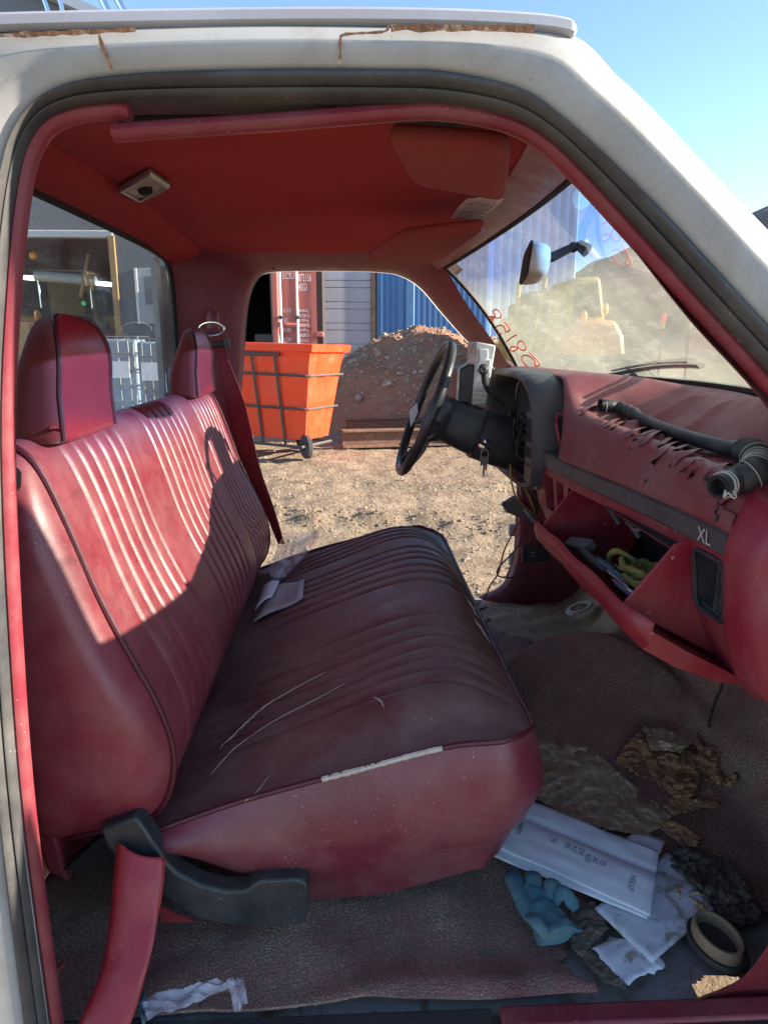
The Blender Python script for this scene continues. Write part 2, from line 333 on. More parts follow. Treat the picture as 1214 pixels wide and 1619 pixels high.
def dirty_glass(name, lo, hi, sc, tint=(.92, .97, .95), band=None, dustc=(.62, .58, .48), refl=1.0, streaks=True):
    m = bpy.data.materials.new(name); m.use_nodes = True; MAT[name] = m; t = m.node_tree; N = t.nodes; L = t.links
    N.clear(); out = N.new('ShaderNodeOutputMaterial')
    tc = N.new('ShaderNodeTexCoord')
    def no(scale, det, ro, stretch=None):
        mp = N.new('ShaderNodeMapping'); mp.inputs['Scale'].default_value = stretch or (1, 1, 1); L.new(tc.outputs['Object'], mp.inputs[0])
        n = N.new('ShaderNodeTexNoise'); n.inputs['Scale'].default_value = scale; n.inputs['Detail'].default_value = det; n.inputs['Roughness'].default_value = ro
        L.new(mp.outputs[0], n.inputs['Vector']); return n.outputs[0]
    def rng(x, a, b, c, d):
        n = N.new('ShaderNodeMapRange'); n.inputs[1].default_value = a; n.inputs[2].default_value = b; n.inputs[3].default_value = c; n.inputs[4].default_value = d; L.new(x, n.inputs[0]); return n.outputs[0]
    def mth(op, a, b):
        n = N.new('ShaderNodeMath'); n.operation = op; n.use_clamp = True
        for i, x in enumerate((a, b)):
            if isinstance(x, (int, float)): n.inputs[i].default_value = x
            else: L.new(x, n.inputs[i])
        if op == 'MULTIPLY_ADD': n.inputs[2].default_value = .05
        return n.outputs[0]
    d = rng(no(sc, 8, .65), .35, .7, lo, hi)
    sp = rng(no(260, 2, .5), .66, .72, 0, .35)
    st = rng(no(40, 3, .6, (1, .25, 1.4)), .52, .75, 0, .16)
    dd = mth('ADD', mth('ADD', d, sp), st)
    tr = N.new('ShaderNodeBsdfTransparent'); tr.inputs[0].default_value = (*tint, 1)
    if band:
        sx = N.new('ShaderNodeSeparateXYZ'); L.new(tc.outputs['Object'], sx.inputs[0])
        bf = rng(sx.outputs[2], band[0], band[1], 0, 1)
        mx = N.new('ShaderNodeMix'); mx.data_type = 'RGBA'; L.new(bf, mx.inputs[0]); mx.inputs[6].default_value = (*tint, 1); mx.inputs[7].default_value = (*band[2], 1); L.new(mx.outputs[2], tr.inputs[0])
        dd = mth('MULTIPLY', dd, rng(bf, 0, 1, 1, .45))
    df = N.new('ShaderNodeBsdfDiffuse'); df.inputs[0].default_value = (*dustc, 1)
    tl = N.new('ShaderNodeBsdfTranslucent'); tl.inputs[0].default_value = (*dustc, 1)
    ms = N.new('ShaderNodeMixShader'); ms.inputs[0].default_value = .5; L.new(df.outputs[0], ms.inputs[1]); L.new(tl.outputs[0], ms.inputs[2])
    m1 = N.new('ShaderNodeMixShader'); L.new(dd, m1.inputs[0]); L.new(tr.outputs[0], m1.inputs[1]); L.new(ms.outputs[0], m1.inputs[2])
    gl = N.new('ShaderNodeBsdfGlossy'); gl.inputs['Roughness'].default_value = .015
    lw = N.new('ShaderNodeLayerWeight'); lw.inputs[0].default_value = .5
    fm = mth('MULTIPLY', mth('MULTIPLY_ADD', mth('POWER', lw.outputs['Facing'], 4.5), .9), refl)
    m2 = N.new('ShaderNodeMixShader'); L.new(fm, m2.inputs[0]); L.new(m1.outputs[0], m2.inputs[1]); L.new(gl.outputs[0], m2.inputs[2])
    L.new(m2.outputs[0], out.inputs[0])
dirty_glass('windshield_glass', .32, .56, 5, dustc=(.44, .46, .38), tint=(.90, .97, .93), band=(1.62, 1.69, (.16, .42, .95)))
dirty_glass('rear_glass', .05, .22, 6, tint=(.88, .95, .94))
dirty_glass('clear_glass', .02, .08, 3)
# ================================================================== THE TRUCK: shell
YC = 1.57
truck = thing('pickup_truck', 'old white pickup truck with doorless cab and red vinyl interior', 'truck', (0.4, YC, 0))
# --- near side: trim line T, seal outer S, outer skin edge W, traced round the opening
ST = [((95, 1660), (42, 1660), (-120, 1660)), ((46, 1300), (-2, 1300), (-160, 1300)), ((22, 1000), (-26, 1000), (-180, 1000)),
      ((10, 700), (-34, 700), (-190, 700)), ((18, 480), (-28, 480), (-180, 460)), ((36, 300), (-4, 290), (-150, 220)),
      ((62, 218), (24, 196), (-90, 70)), ((108, 184), (80, 140), (0, 50)), ((200, 172), (190, 116), (160, 46)),
      ((400, 170), (400, 107), (390, 40)), ((600, 170), (600, 107), (600, 42)), ((700, 174), (708, 111), (770, 46)),
      ((785, 188), (822, 137), (905, 56)), ((845, 214), (887, 180), (977, 122)), ((905, 266), (967, 252), (1030, 172)),
      ((1005, 375), (1056, 340), (1120, 268)), ((1105, 486), (1150, 442), (1180, 330)), ((1214, 606), (1250, 552), (1280, 436)),
      ((1330, 750), (1380, 700), (1450, 640)), ((1420, 960), (1480, 940), (1600, 900)), ((1440, 1250), (1500, 1250), (1640, 1250)), ((1400, 1640), (1460, 1680), (1600, 1720))]
Tn = catmull([at(*s[0], Y=.77) for s in ST], 5); Sn = catmull([at(*s[1], Y=.74) for s in ST], 5)
Wn = catmull([at(*s[2], Y=.762) for s in ST], 5)
nS = len(Tn)
def seal_row(i):
    a, b = Tn[i], Sn[i]; prof = [(-.06, .786), (.08, .772), (.16, .757), (.30, .7485), (.42, .7475), (.47, .7515), (.52, .7485), (.66, .7405), (.84, .7385), (.96, .7405), (1.03, .746)]
    out = []
    for t, y in prof:
        p = a.lerp(b, t); d = p / p.y if False else p
        out.append(Vector((p.x, y, p.z)))
    return out
mb = MB(); mb.grid([seal_row(i) for i in range(nS)])
mb.build('door_seal', 'rubber_seal', truck, smooth=60)
# outer skin
rows = []
for i in range(nS):
    s, w_ = Sn[i], Wn[i]
    r = []
    for t, y in ((-.025, .752), (0, .7425), (.08, .739), (.25, .735), (.45, .7315), (.50, .7325), (.53, .7335), (.75, .738), (.92, .750), (1.0, .764), (1.03, .80), (1.02, .86)):
        p = s.lerp(w_, t); r.append(Vector((p.x, y, p.z)))
    rows.append(r)
mb = MB(); mb.grid(rows); skin = mb.build('cab_side', 'white_paint', truck, smooth=70)
# seam lines with rust creeping out of them
def ribbon(mb, pts, w, up=(0, -1, 0), mi=0):
    P = [Vector(p) for p in pts]; row = []
    for i, p in enumerate(P):
        t = (P[min(len(P) - 1, i + 1)] - P[max(0, i - 1)]).normalized(); s = t.cross(Vector(up)).normalized()
        ww = w[i] if isinstance(w, list) else w
        row.append([p - s * ww, p + s * ww])
    mb.grid(row, mi=mi)
def sk(px, py): return at(px, py, Y=.7295)
for pts_, w0, w1 in (((( 157, 55), (163, 75), (172, 95), (177, 110)), .0009, .0010), (((615, 41), (606, 50), (560, 53), (541, 56), (538, 66), (538, 102)), .0006, .0007),
                     (((-20, 57), (60, 54), (150, 50), (215, 47)), .0008, .0016), (((618, 44), (700, 44), (780, 45), (845, 46)), .0012, .0022)):
    mb = MB(); Pq = catmull([sk(*p) for p in pts_], 12); ribbon(mb, Pq, [w0 + w1 * (.5 + nz((k * .35, 0, 0), 1, w0 * 9000)) + .0004 * random.random() for k in range(len(Pq))])
    mb.build('rust_seam', 'rust', skin, smooth=0)
# drip rail
mb = MB()
rp = catmull([at(*p, Y=.742) for p in ((-160, 42), (0, 34), (250, 28), (500, 25), (700, 27), (830, 33), (890, 40), (911, 48))], 6)
n = len(rp); rows = []
for i, p in enumerate(rp):
    k = 1 if i < n - 3 else (.85, .6, .25)[i - n + 3]
    rows.append([p + Vector((0, a * k, b * k)) for a, b in ((.012, -.006), (0, -.008), (-.005, -.004), (-.004, .004), (.004, .009), (.03, .012))])
mb.grid(rows); mb.f.append([mb_i for mb_i in range((n - 1) * 6, n * 6)]); mb.m.append(0)
mb.build('drip_rail', 'rail_paint', skin, smooth=50)
# inner trim lip: torn piece left, sagging piece right
mb = MB(); P = [Vector((p.x, .772, p.z)) for p in Tn]
la = [p for p in P if not (p.x > -.213 and p.z > 1.70) and p.x < -.2] 
la = la + [at(190, 175, Y=.772), at(207, 177, Y=.772)]
mb.tube(la, .0085, 10, up=(0, -1, 0), flat=1.3)
mb.build('door_trim', 'red_trim', truck)
lb = catmull([at(*p, Y=.775) for p in ((180, 211), (240, 206), (330, 200), (450, 192), (560, 183), (640, 177))], 5)
k0 = min(range(nS), key=lambda i: (P[i] - at(690, 175, Y=.772)).length)
lb += [p + Vector((0, 0, -.001)) for p in P[k0:]]
mb = MB(); mb.tube(lb, .0085, 10, up=(0, -1, 0), flat=1.3)
tr2 = mb.build('door_trim', 'red_trim', truck); tr2['label'] = 'loose trim strip sagging from the top of the door opening'
# dark pinch weld behind the sagging trim
mb = MB()
rows = []
for i in range(len(Tn)):
    p = Tn[i]
    if p.z > 1.66 and -.235 < p.x < .12:
        rows.append([Vector((p.x, .782, p.z + .01)), Vector((p.x, .80, p.z - .006)), Vector((p.x, .85, p.z + .02)), Vector((p.x, .875, 1.762 if p.z > 1.70 else p.z + .05))])
mb.grid(rows); mb.build('pinch_weld', 'dark_void', truck)

# --- interior walls, both sides
OPN = [(-.394, .62), (-.396, .95), (-.39, 1.15), (-.355, 1.44), (-.342, 1.56), (-.326, 1.645), (-.30, 1.70), (-.26, 1.722), (-.15, 1.727), (0, 1.727),
       (.09, 1.724), (.155, 1.714), (.22, 1.677), (.292, 1.599), (.367, 1.52), (.458, 1.435), (.53, 1.34), (.562, 1.2), (.566, .9), (.562, .76), (.52, .66), (.44, .618)]
INN = [(-.545, .62, .78), (-.545, .95, .78), (-.545, 1.15, .77), (-.543, 1.36, .735), (-.54, 1.56, .72), (-.537, 1.66, .715), (-.537, 1.748, .70), (-.44, 1.777, .69), (-.15, 1.780, .69), (0, 1.781, .69),
       (.1, 1.779, .69), (.2, 1.752, .695), (.28, 1.727, .69), (.335, 1.647, .69), (.39, 1.572, .69), (.455, 1.49, .69), (.515, 1.42, .69), (.74, 1.3, .77), (.80, .9, .78), (.80, .75, .78), (.80, .62, .78), (.80, .57, .78)]
def wall(sgn):
    O = catmull([(x, YC + sgn * .80, z) for x, z in OPN], 4); I = catmull([(x, YC + sgn * (.762 if sgn < 0 and 12 <= k <= 16 else y), z) for k, (x, z, y) in enumerate(INN)], 4)
    rows = []
    for o, i in zip(O, I):
        d = (i - o)
        out = Vector((0, sgn * .03, 0))
        if sgn < 0: out = Vector((0, .004, 0))
        rows.append([o + out + d * .02, o + out * .35 - d * .0, o + d * .06 + Vector((0, -sgn * .012, 0)), o + d * .2 + Vector((0, -sgn * .016, 0)), o + d * .6 + Vector((0, -sgn * .010, 0)), i])
    mb = MB(); mb.grid(rows); return mb
fw = wall(1).build('inner_side_panel', 'red_trim', truck, smooth=60)
wall(-1).build('inner_side_panel', 'red_trim', truck, smooth=60)
# far outer skin (seen from beyond) and sill
mb = MB(); O = catmull([(x, YC + .83, z) for x, z in OPN], 4); I = catmull([(x, YC + .80, z) for x, z, y in INN], 4)
mb.grid([[o, o + (i - o) * .25 + Vector((0, .03, 0)), i + Vector((0, .05, .03))] for o, i in zip(O, I)]); mb.build('cab_side', 'white_paint', truck, smooth=60)
# screws on the far header
for px, py in ((432, 424), (637, 416)):
    mb = MB(); mb.ball(at(px, py, Y=YC + .775), .005, 6); mb.build('trim_screw', 'grey_plastic', fw)

# --- headliner, header, rear header
def zroof(y):
    t = (y - YC) / .70; return 1.767 + .033 * (1 - t * t)
def wide(u): return 1.10 if u < -.5 else (1 + .10 * sstep(0, -.5, u) if u < 0 else 1)
def ws_top(u): return Vector((.376 - .094 * u * u, YC + u * .685 * wide(u), 1.775 - .047 * u * u))
def ws_bot(u): return Vector((.770 - .245 * u * u, YC + u * .70 * wide(u), 1.415 + .004 * u * u))
def WS(u, v):
    a, b = ws_top(u), ws_bot(u); p = a.lerp(b, v); n = Vector((.6, 0, .8)); return p + n * (.018 * math.sin(math.pi * v))
us = [-1 + 2 * k / 32 for k in range(33)]
def xfront(u): return .29 - .075 * u * u
mb = MB(); rows = []
for u in [q * 1.045 for q in us]:
    y = YC + u * .70; z = zroof(y) + .003
    rows.append([Vector((lerp(-.45, xfront(u), k / 20), y, z + .004 * nz((k * .3, u * 3, 0), 1.3) - .010 * sstep(.85, 1, k / 20))) for k in range(21)])
mb.grid(rows)
hl = mb.build('headliner', 'headliner', truck, smooth=60)
mb = MB(); mb.lathe([(.0, .004), (.004, .005), (.006, .002), (.009, .004), (.012, .0)], Matrix.Translation(at(342, 376, Z=1.787)) @ Matrix.Diagonal((1, 1, -1, 1)), 16); mb.build('headliner_button', 'headliner', hl)
mb = MB()
mb.grid([[Vector((xfront(u) - .004, YC + u * .70, zroof(YC + u * .7) - .009)), Vector((xfront(u) + .012, YC + u * .70, zroof(YC + u * .7) - .017)), ws_top(u).lerp(Vector((xfront(u), YC + u * .7, zroof(YC + u * .7) - .02)), .5) + Vector((0, 0, -.004)), ws_top(u) + Vector((-.018, 0, -.008)), ws_top(u) + Vector((.004, 0, .002))] for u in us])
mb.build('front_header', 'red_trim', truck, smooth=60)
def rw_top(u): return 1.755 - .028 * u ** 4
mb = MB()
mb.grid([[Vector((-.425, YC + u * .705, zroof(YC + u * .7) + .012)), Vector((-.447, YC + u * .705, zroof(YC + u * .7) + .010)), Vector((-.455, YC + u * .705, zroof(YC + u * .7) - .006)), Vector((-.505, YC + u * .70, lerp(zroof(YC + u * .7), rw_top(u), .6) - .004)), Vector((-.535, YC + u * .70, rw_top(u)))] for u in us])
mb.build('rear_header', 'headliner', truck, smooth=60)
# roof skin
mb = MB()
mb.grid([[Vector((-.59, YC + u * .78, 1.775 - .01 * abs(u))), Vector((-.58, YC + u * .78, 1.79))] + [Vector((lerp(-.56, .20 + .16 * (1 - u * u), k / 8), YC + u * .78, 1.802 + .045 * (1 - u * u) - .012 * (k == 8))) for k in range(9)] + [ws_top(u) + Vector((.010 - .05 * u ** 8, u * .03, .006))] for u in us])
roof = mb.build('roof', 'white_paint', truck, smooth=50)
# rods on the roof
mb = MB()
for k, (a, b) in enumerate((((60, -30), (78, 22)), ((88, -30), (101, 24)), ((150, -25), (172, 20)), ((172, -28), (197, 19)))):
    y = 1.0
    pa, pb = at(*a, Y=y), at(*b, Y=y); pr_ = pb + (pb - pa).normalized() * .01; mb.tube([pa, pb, Vector((pr_.x, pr_.y, 1.82))], .0028 if k in (0, 1) else .0045, 8)
mb.build('antenna_rod', 'chrome', roof)
# dome lamp
q = [at(185, 298, Z=1.79), at(240, 275, Z=1.79), at(268, 292, Z=1.79), at(222, 320, Z=1.79)]
c = sum(q, Vector()) / 4
e1 = ((q[1] - q[0]) + (q[2] - q[3])) * .25; e2 = ((q[3] - q[0]) + (q[2] - q[1])) * .25
dome_m = Matrix(((e1.x, e2.x, 0, c.x), (e1.y, e2.y, 0, c.y), (e1.z, e2.z, -1, c.z + .006), (0, 0, 0, 1)))
mb = MB(); sq = ((-1, -1), (1, -1), (1, 1), (-1, 1))
mb.grid([[dome_m @ Vector((a * s, b * s, z)) for a, b in sq] for s, z in ((1.0, 0), (1.0, .005), (.93, .011), (.80, .011), (.78, .006), (.74, .005))], cu=True)
dl = mb.build('dome_lamp', 'steel', truck, smooth=30)
mb = MB(); mb.grid([[dome_m @ Vector((a / 3.9, b / 6.4, .0065 + .004 * nz((a, b, 3), .9))) for a in range(-3, 4)] for b in range(-5, 6)]); mb.build('lamp_reflector', 'dome_lens', dl)
mb = MB(); mb.tube([dome_m @ Vector((-.1, -.1, .01)), dome_m @ Vector((.25, .05, .012))], .009, 8); mb.ball(dome_m @ Vector((.05, -.02, .01)), .011, 6); mb.build('bulb_socket', 'dark_void', dl)

# --- windshield
mb = MB(); mb.grid([[WS(-1 + 2 * i / 40, j / 16) for i in range(41)] for j in range(17)])
ws = mb.build('windshield', 'windshield_glass', truck, smooth=80)
loop = [WS(-1 + 2 * i / 30, 0) for i in range(31)] + [WS(1, j / 12) for j in range(1, 13)] + [WS(1 - 2 * i / 30, 1) for i in range(1, 31)] + [WS(-1, 1 - j / 12) for j in range(1, 12)]
mb = MB(); mb.tube([p + Vector((.004, 0, 0)) for p in loop], .0075, 8, closed=True); mb.build('windshield_gasket', 'dark_void', ws)
def on_ws(px, py, off=.002):
    d = ray(px, py); o = Vector((0, 0, CZ)); best = None
    u, v = 0.2, .5
    for _ in range(40):                                    # Gauss-Newton on the (u, v) sheet
        p = WS(u, v); k = (p - o).dot(d) / d.dot(d); r = p - (o + d * k)
        h = 1e-4; pu = (WS(u + h, v) - p) / h; pv = (WS(u, v + h) - p) / h
        dn = d.normalized(); pu -= dn * pu.dot(dn); pv -= dn * pv.dot(dn)
        a, b, c_ = pu.dot(pu), pu.dot(pv), pv.dot(pv); g, hh = pu.dot(r), pv.dot(r); det = a * c_ - b * b
        if abs(det) < 1e-12: break
        u -= (c_ * g - b * hh) / det; v -= (a * hh - b * g) / det
        u = max(-1.1, min(1.1, u)); v = max(-.1, min(1.1, v))
    return WS(u, v) - d.normalized() * off
# painted number, read backwards from inside
def zc(x, y): return (700 + x / 4.669, 400 + y / 4.669)
GL = [[(370, 430), (385, 417), (410, 425), (428, 450), (425, 475), (400, 480), (380, 478), (350, 495), (338, 497), (335, 480), (350, 472), (372, 490), (365, 505), (345, 505), (335, 490), (352, 470), (380, 470), (385, 455), (372, 440), (370, 430)],
      [(455, 510), (498, 560), (465, 583), (455, 550), (430, 535), (400, 540), (393, 565), (410, 590), (435, 597)],
      [(548, 602), (505, 625), (468, 655)],
      [(565, 650), (590, 655), (612, 685), (612, 710), (590, 718), (555, 700), (520, 690), (500, 698), (498, 715), (520, 725), (545, 710), (555, 690), (552, 668), (565, 650)],
      [(637, 730), (716, 820), (680, 833), (678, 800), (650, 770), (610, 755), (585, 765), (585, 790), (605, 820), (630, 842)]]
mb = MB()
for g in GL:
    pts = catmull([on_ws(*zc(*p)) for p in g], 3); mb.tube(pts, .0023, 5)
mb.build('painted_number', 'marker_red', ws)
mb = MB(); qd = [on_ws(*zc(*p)) for p in ((15, 90), (75, 52), (150, 125), (95, 170))]; mb.poly(qd); mb.build('corner_sticker', 'label_paper', ws)
mb = MB(); qd = [on_ws(*zc(*p), .004) for p in ((82, 145), (125, 112), (143, 125), (100, 162))]; mb.poly(qd); mb.build('sticker_barcode', 'ink_grey', ws)
# long glass crack
mb = MB(); pts = [on_ws(905 + k * 9 + 3 * math.sin(k * 2.3), 455 + k * 8.5 + 2 * math.cos(k * 3.1), -.001) for k in range(10)]; mb.tube(pts, .0006, 4); mb.build('glass_crack', 'grey_plastic', ws)
# wiper lying on the outside
mb = MB(); pts = catmull([on_ws(*p, -.03) for p in ((964, 592), (1000, 585), (1040, 579), (1080, 577), (1110, 578))], 4); mb.tube(pts, .006, 6)
pts2 = [p + Vector((0, 0, .012)) for p in pts[2:-2]]; mb.tube(pts2, .003, 6)
mb.tube([on_ws(1002, 578, -.04), on_ws(1015, 586, -.05), on_ws(1030, 605, -.04)], .009, 6)
mb.tube([on_ws(990, 600, -.04), on_ws(1010, 588, -.04)], .004, 5)
mb.build('wiper', 'dark_void', truck)
# rear view mirror
mount = on_ws(928, 397, .004)
mc = at(848, 419, Y=1.54); ma = at(866, 408, Y=1.545)
mb = MB()
Mm = Matrix.Translation(mc) @ Matrix.Rotation(R(7), 4, 'Y') @ Matrix.Rotation(R(-9.5), 4, 'Z')
def rr(hy, hz, k=20, p=5):
    return [(hy * math.copysign(abs(math.cos(a)) ** (2 / p), math.cos(a)), hz * math.copysign(abs(math.sin(a)) ** (2 / p), math.sin(a))) for a in [2 * math.pi * i / k for i in range(k)]]
rows = [[Mm @ Vector((x, y * s, z * s)) for y, z in rr(.115, .034)] for x, s in ((-.022, 1.0), (-.012, 1.02), (.004, .95), (.016, .80), (.022, .45), (.023, .05))]
mb.grid(rows, cu=True); mirror = mb.build('rear_view_mirror', 'cream_part', truck, smooth=60)
mb = MB(); mb.poly([Mm @ Vector((-.0235, y * .97, z * .97)) for y, z in rr(.115, .034)]); mb.tube([Mm @ Vector((-.022, y, z)) for y, z in rr(.113, .033)], .003, 6, closed=True); mb.build('mirror_glass', 'dark_void', mirror)
mb = MB(); mb.tube([mc + Vector((.015, 0, .008)), at(872, 407, Y=1.545), at(900, 393, Y=1.55)], [.006, .010, .0085], 10); mb.ball(at(906, 391, Y=1.55), .011, 8)
mb.tube([at(906, 391, Y=1.55), at(915, 388, Y=1.55), mount], [.007, .011, .014], 10); mb.build('mirror_arm', 'black_plastic', mirror)

# --- rear window and back wall
XR = -.54
RWL = [(u * .70, z) for u, z in ((-.96, 1.345), (-1.0, 1.37), (-1.0, 1.55), (-.99, 1.68), (-.93, 1.735), (-.8, 1.748), (-.5, 1.754), (0, 1.755), (.5, 1.754), (.8, 1.748), (.93, 1.735), (.99, 1.68), (1.0, 1.55), (1.0, 1.37), (.96, 1.345), (.5, 1.335), (0, 1.332), (-.5, 1.335))]
RWP = [Vector((XR, YC + y, z)) for y, z in RWL]
mb = MB(); mb.poly(RWP); rwin = mb.build('rear_window', 'rear_glass', truck, smooth=0)
mb = MB(); mb.tube(catmull(RWP, 4, True), .009, 8, closed=True); mb.build('window_gasket', 'dark_void', rwin)
mb = MB()
wl = [RWP[i] for i in (14, 15, 16, 17, 0)]
mb.grid([[p, Vector((XR - .004, p.y, 1.1)), Vector((XR, p.y, .60))] for p in wl]); 
mb.box((XR - .02, YC + .672, .6), (XR - .004, YC + .80, 1.36)); mb.box((XR - .02, YC - .80, .6), (XR - .004, YC - .672, 1.36))
mb.build('back_panel', 'red_trim', truck)
mb = MB(); mb.box((XR + .002, YC - .30, 1.325), (XR + .022, YC + .32, 1.347)); mb.build('window_ledge', 'wood_trim', truck, bevel=.003)
mb = MB(); mb.box((XR + .002, YC + .33, 1.327), (XR + .016, YC + .66, 1.345)); mb.build('window_ledge', 'dark_void', truck, bevel=.003)

# --- floor: steel pan, mat, toe board, sills
def zfloor(x, y):
    h = .60 + .11 * math.exp(-((y - YC) / .24) ** 2) * sstep(.15, .75, x)
    h += sstep(.72, 1.05, x) * .42
    return h
HX, HY = at(1150, 1568, Z=.60).x, at(1150, 1568, Z=.60).y
def hole(x, y):
    return ((x - HX) / .050) ** 2 + ((y - HY) / .024) ** 2 + .5 * nz((x, y, 0), 40) < 1
nx, ny = 340, 160
X0, X1, Y0, Y1 = -.53, 1.08, .775, 2.365
mb = MB(); rows = [[Vector((x, y, zfloor(x, y) + .004 * nz((x, y, 0), 9))) for y in [lerp(Y0, Y1, (j / ny) ** 1.6) for j in range(ny + 1)]] for x in [lerp(X0, X1, i / nx) for i in range(nx + 1)]]
mb.grid(rows, skip=lambda i, j: hole(rows[i][j].x, rows[i][j].y))
floor = mb.build('cab_floor', 'floor_steel', truck, smooth=60)
# rubber mat with torn edges
def torn(x, y):
    n = .5 * fbm((x, y, 0), 9, 2) + .25 * nz((x, y, 0), 38, 5)
    d = ((x - .50) / .20) ** 2 + ((y - .865) / .085) ** 2          # torn out by the door
    if d + n * 1.1 < 1: return True
    if x > .33 and y < .815: return True
    d2 = ((x - .68) / .25) ** 2 + ((y - 2.20) / .27) ** 2           # bare rusty floor in the driver footwell
    if d2 + n * .8 < 1: return True
    return False
nx, ny = 260, 250
rows = []
for i in range(nx + 1):
    x = lerp(-.53, 1.06, i / nx); r = []
    for j in range(ny + 1):
        y = lerp(.793, 2.36, (j / ny) ** 1.35)
        wr = .010 * fbm((x, y, 1), 4.2, 7, 3) + .022 * max(0, math.sin((x * .85 + y * .75) * 13 + 3 * nz((x, y, 0), 2.5))) ** 4 * (.4 + sstep(.2, .6, x)) * sstep(2.2, 1.6, y)
        wr += .012 * math.exp(-((y - .80 - .02 * math.sin(x * 9)) / .03) ** 2) * sstep(-.4, -.1, x)
        lift = .006 + .012 * max(0, nz((x, y, 2), 6))
        r.append(Vector((x, y, zfloor(x, y) + lift + wr + .004 + .085 * math.exp(-((y - 1.62) / .22) ** 2) * sstep(.30, .48, x) * sstep(.95, .70, x))))
    rows.append(r)
mb = MB(); mb.grid(rows, skip=lambda i, j: torn(rows[i][j].x, rows[i][j].y))
mb.build('floor_mat', 'mat_rubber', truck, smooth=80, solid=.004)
# rusty patch by the driver kick panel
mb = MB(); mb.grid([[Vector((x, y, zfloor(x, y) + .007 + .008 * fbm((x, y, 0), 14, 3))) for y in [lerp(1.88, 2.36, j / 40) for j in range(41)]] for x in [lerp(.40, .98, i / 44) for i in range(45)]])
rp_ = mb.build('rusty_floor_patch', 'rust_floor', floor)
c = at(916, 962, Z=.66); mb = MB(); mb.lathe([(.022, .0), (.024, .007), (.033, .007), (.036, .0)], Matrix.Translation(c) @ Matrix.Rotation(R(-22), 4, 'Y') @ Matrix.Diagonal((1.3, 1, 1, 1)), 24); mb.build('floor_plug_ring', 'cream_part', floor)
mb = MB(); mb.lathe([(.0, .003), (.023, .003)], Matrix.Translation(c) @ Matrix.Rotation(R(-22), 4, 'Y') @ Matrix.Diagonal((1.3, 1, 1, 1)), 24); mb.build('floor_plug', 'rust', floor)
# sills
mb = MB(); mb.box((-.40, .735, .55), (.62, .775, .612)); mb.box((-.36, .752, .612), (.18, .782, .617)); mb.build('door_sill', 'black_plastic', truck, bevel=.004)
mb = MB(); mb.box((.19, .748, .6125), (.62, .781, .622)); mb.build('sill_trim', 'red_trim', truck, bevel=.005)
mb = MB(); mb.box((-.40, 2.36, .54), (.60, 2.42, .606)); mb.build('door_sill', 'white_paint', truck, bevel=.006)
# cab underside skirt, firewall, hood, cowl, fender
mb = MB(); mb.grid([[Vector((1.05, y, .55)), Vector((1.07, y, 1.0)), Vector((.95, y, 1.40))] for y in (.78, 1.2, 1.57, 2.0, 2.36)]); mb.build('firewall', 'dark_void', truck)
mb = MB(); mb.grid([[Vector((x + .10 * (1 - u * u), YC + u * .86, z + .03 * (1 - u * u) - (.03 if abs(u) > .97 else 0))) for u in us] for x, z in ((.80, 1.352), (1.1, 1.335), (1.5, 1.30), (1.9, 1.25), (2.05, 1.22))]); mb.build('hood', 'white_paint', truck, smooth=40)
mb = MB(); mb.grid([[ws_bot(u) + Vector((.008, 0, -.012)), ws_bot(u) + Vector((.06, 0, -.035)), Vector((.82 + .10 * (1 - u * u), YC + u * .80, 1.36))] for u in us]); mb.build('cowl', 'grey_plastic', truck)
for s in (-1, 1):
    mb = MB(); yy = YC + s * .865
    mb.grid([[Vector((x, yy, 1.335 - .05 * (x - .8))), Vector((x, yy + s * .03, 1.2)), Vector((x, yy + s * .03, .98)), Vector((x, yy, .62 if x < 1.0 else (.98 if x < 1.9 else .6)))] for x in (.66, .8, .95, 1.02, 1.2, 1.6, 1.85, 1.95, 2.05)])
    mb.build('fender', 'white_paint', truck, smooth=50)

# rest of the body: cab corner, rear skin, rockers, bed, wheels
for s_ in (-1, 1):
    yy = YC + s_ * .812
    mb = MB(); xr = [-.40, -.52, -.575, -.60]
    mb.grid([[Vector((x, yy - s_ * i_, z)) for z in (.36, .62, .95, 1.2, 1.45, 1.65, 1.76 - .01 * k)] for k, (x, i_) in enumerate(zip(xr, (0, 0, .015, .07)))]); mb.build('cab_corner', 'white_paint', truck, smooth=60)
    mb = MB(); mb.box((-.60, min(yy, yy - s_ * .05), .33), (.68, max(yy, yy - s_ * .05), .548)); mb.build('rocker_panel', 'white_paint', truck, bevel=.02)
    yb = YC + s_ * .90
    prof = [(-.66, 1.22), (-.66, .52), (-1.32, .52), (-1.40, .80), (-1.58, .92), (-1.92, .92), (-2.10, .80), (-2.18, .52), (-2.75, .52), (-2.75, 1.22)]
    mb = MB(); mb.prism([(x, yb, z) for x, z in prof], (0, -s_ * .06, 0)); bs = mb.build('bed_side', 'white_paint', truck, bevel=.012)
    for wx in (1.45, -1.75):
        M_ = Matrix.Translation((wx, YC + s_ * .80, .37)) @ Matrix.Rotation(R(90), 4, 'X')
        mb = MB(); mb.lathe([(.20, -.11), (.32, -.12), (.365, -.09), (.37, 0), (.365, .09), (.32, .12), (.20, .11)], M_, 32); wh = mb.build('wheel', 'tyre', truck)
        mb = MB(); mb.lathe([(.02, .10 * -s_), (.06, .10 * -s_), (.10, .05 * -s_), (.17, .06 * -s_), (.205, .105 * -s_)], M_, 28); mb.build('rim', 'steel', wh)
mb = MB()
for a, b_ in (((-.602, YC - .745, .36), (-.585, YC + .745, 1.325)), ((-.602, YC - .745, 1.325), (-.585, YC - .70, 1.76)), ((-.602, YC + .70, 1.325), (-.585, YC + .745, 1.76))): mb.box(a, b_)
mb.build('cab_back', 'white_paint', truck, smooth=0)
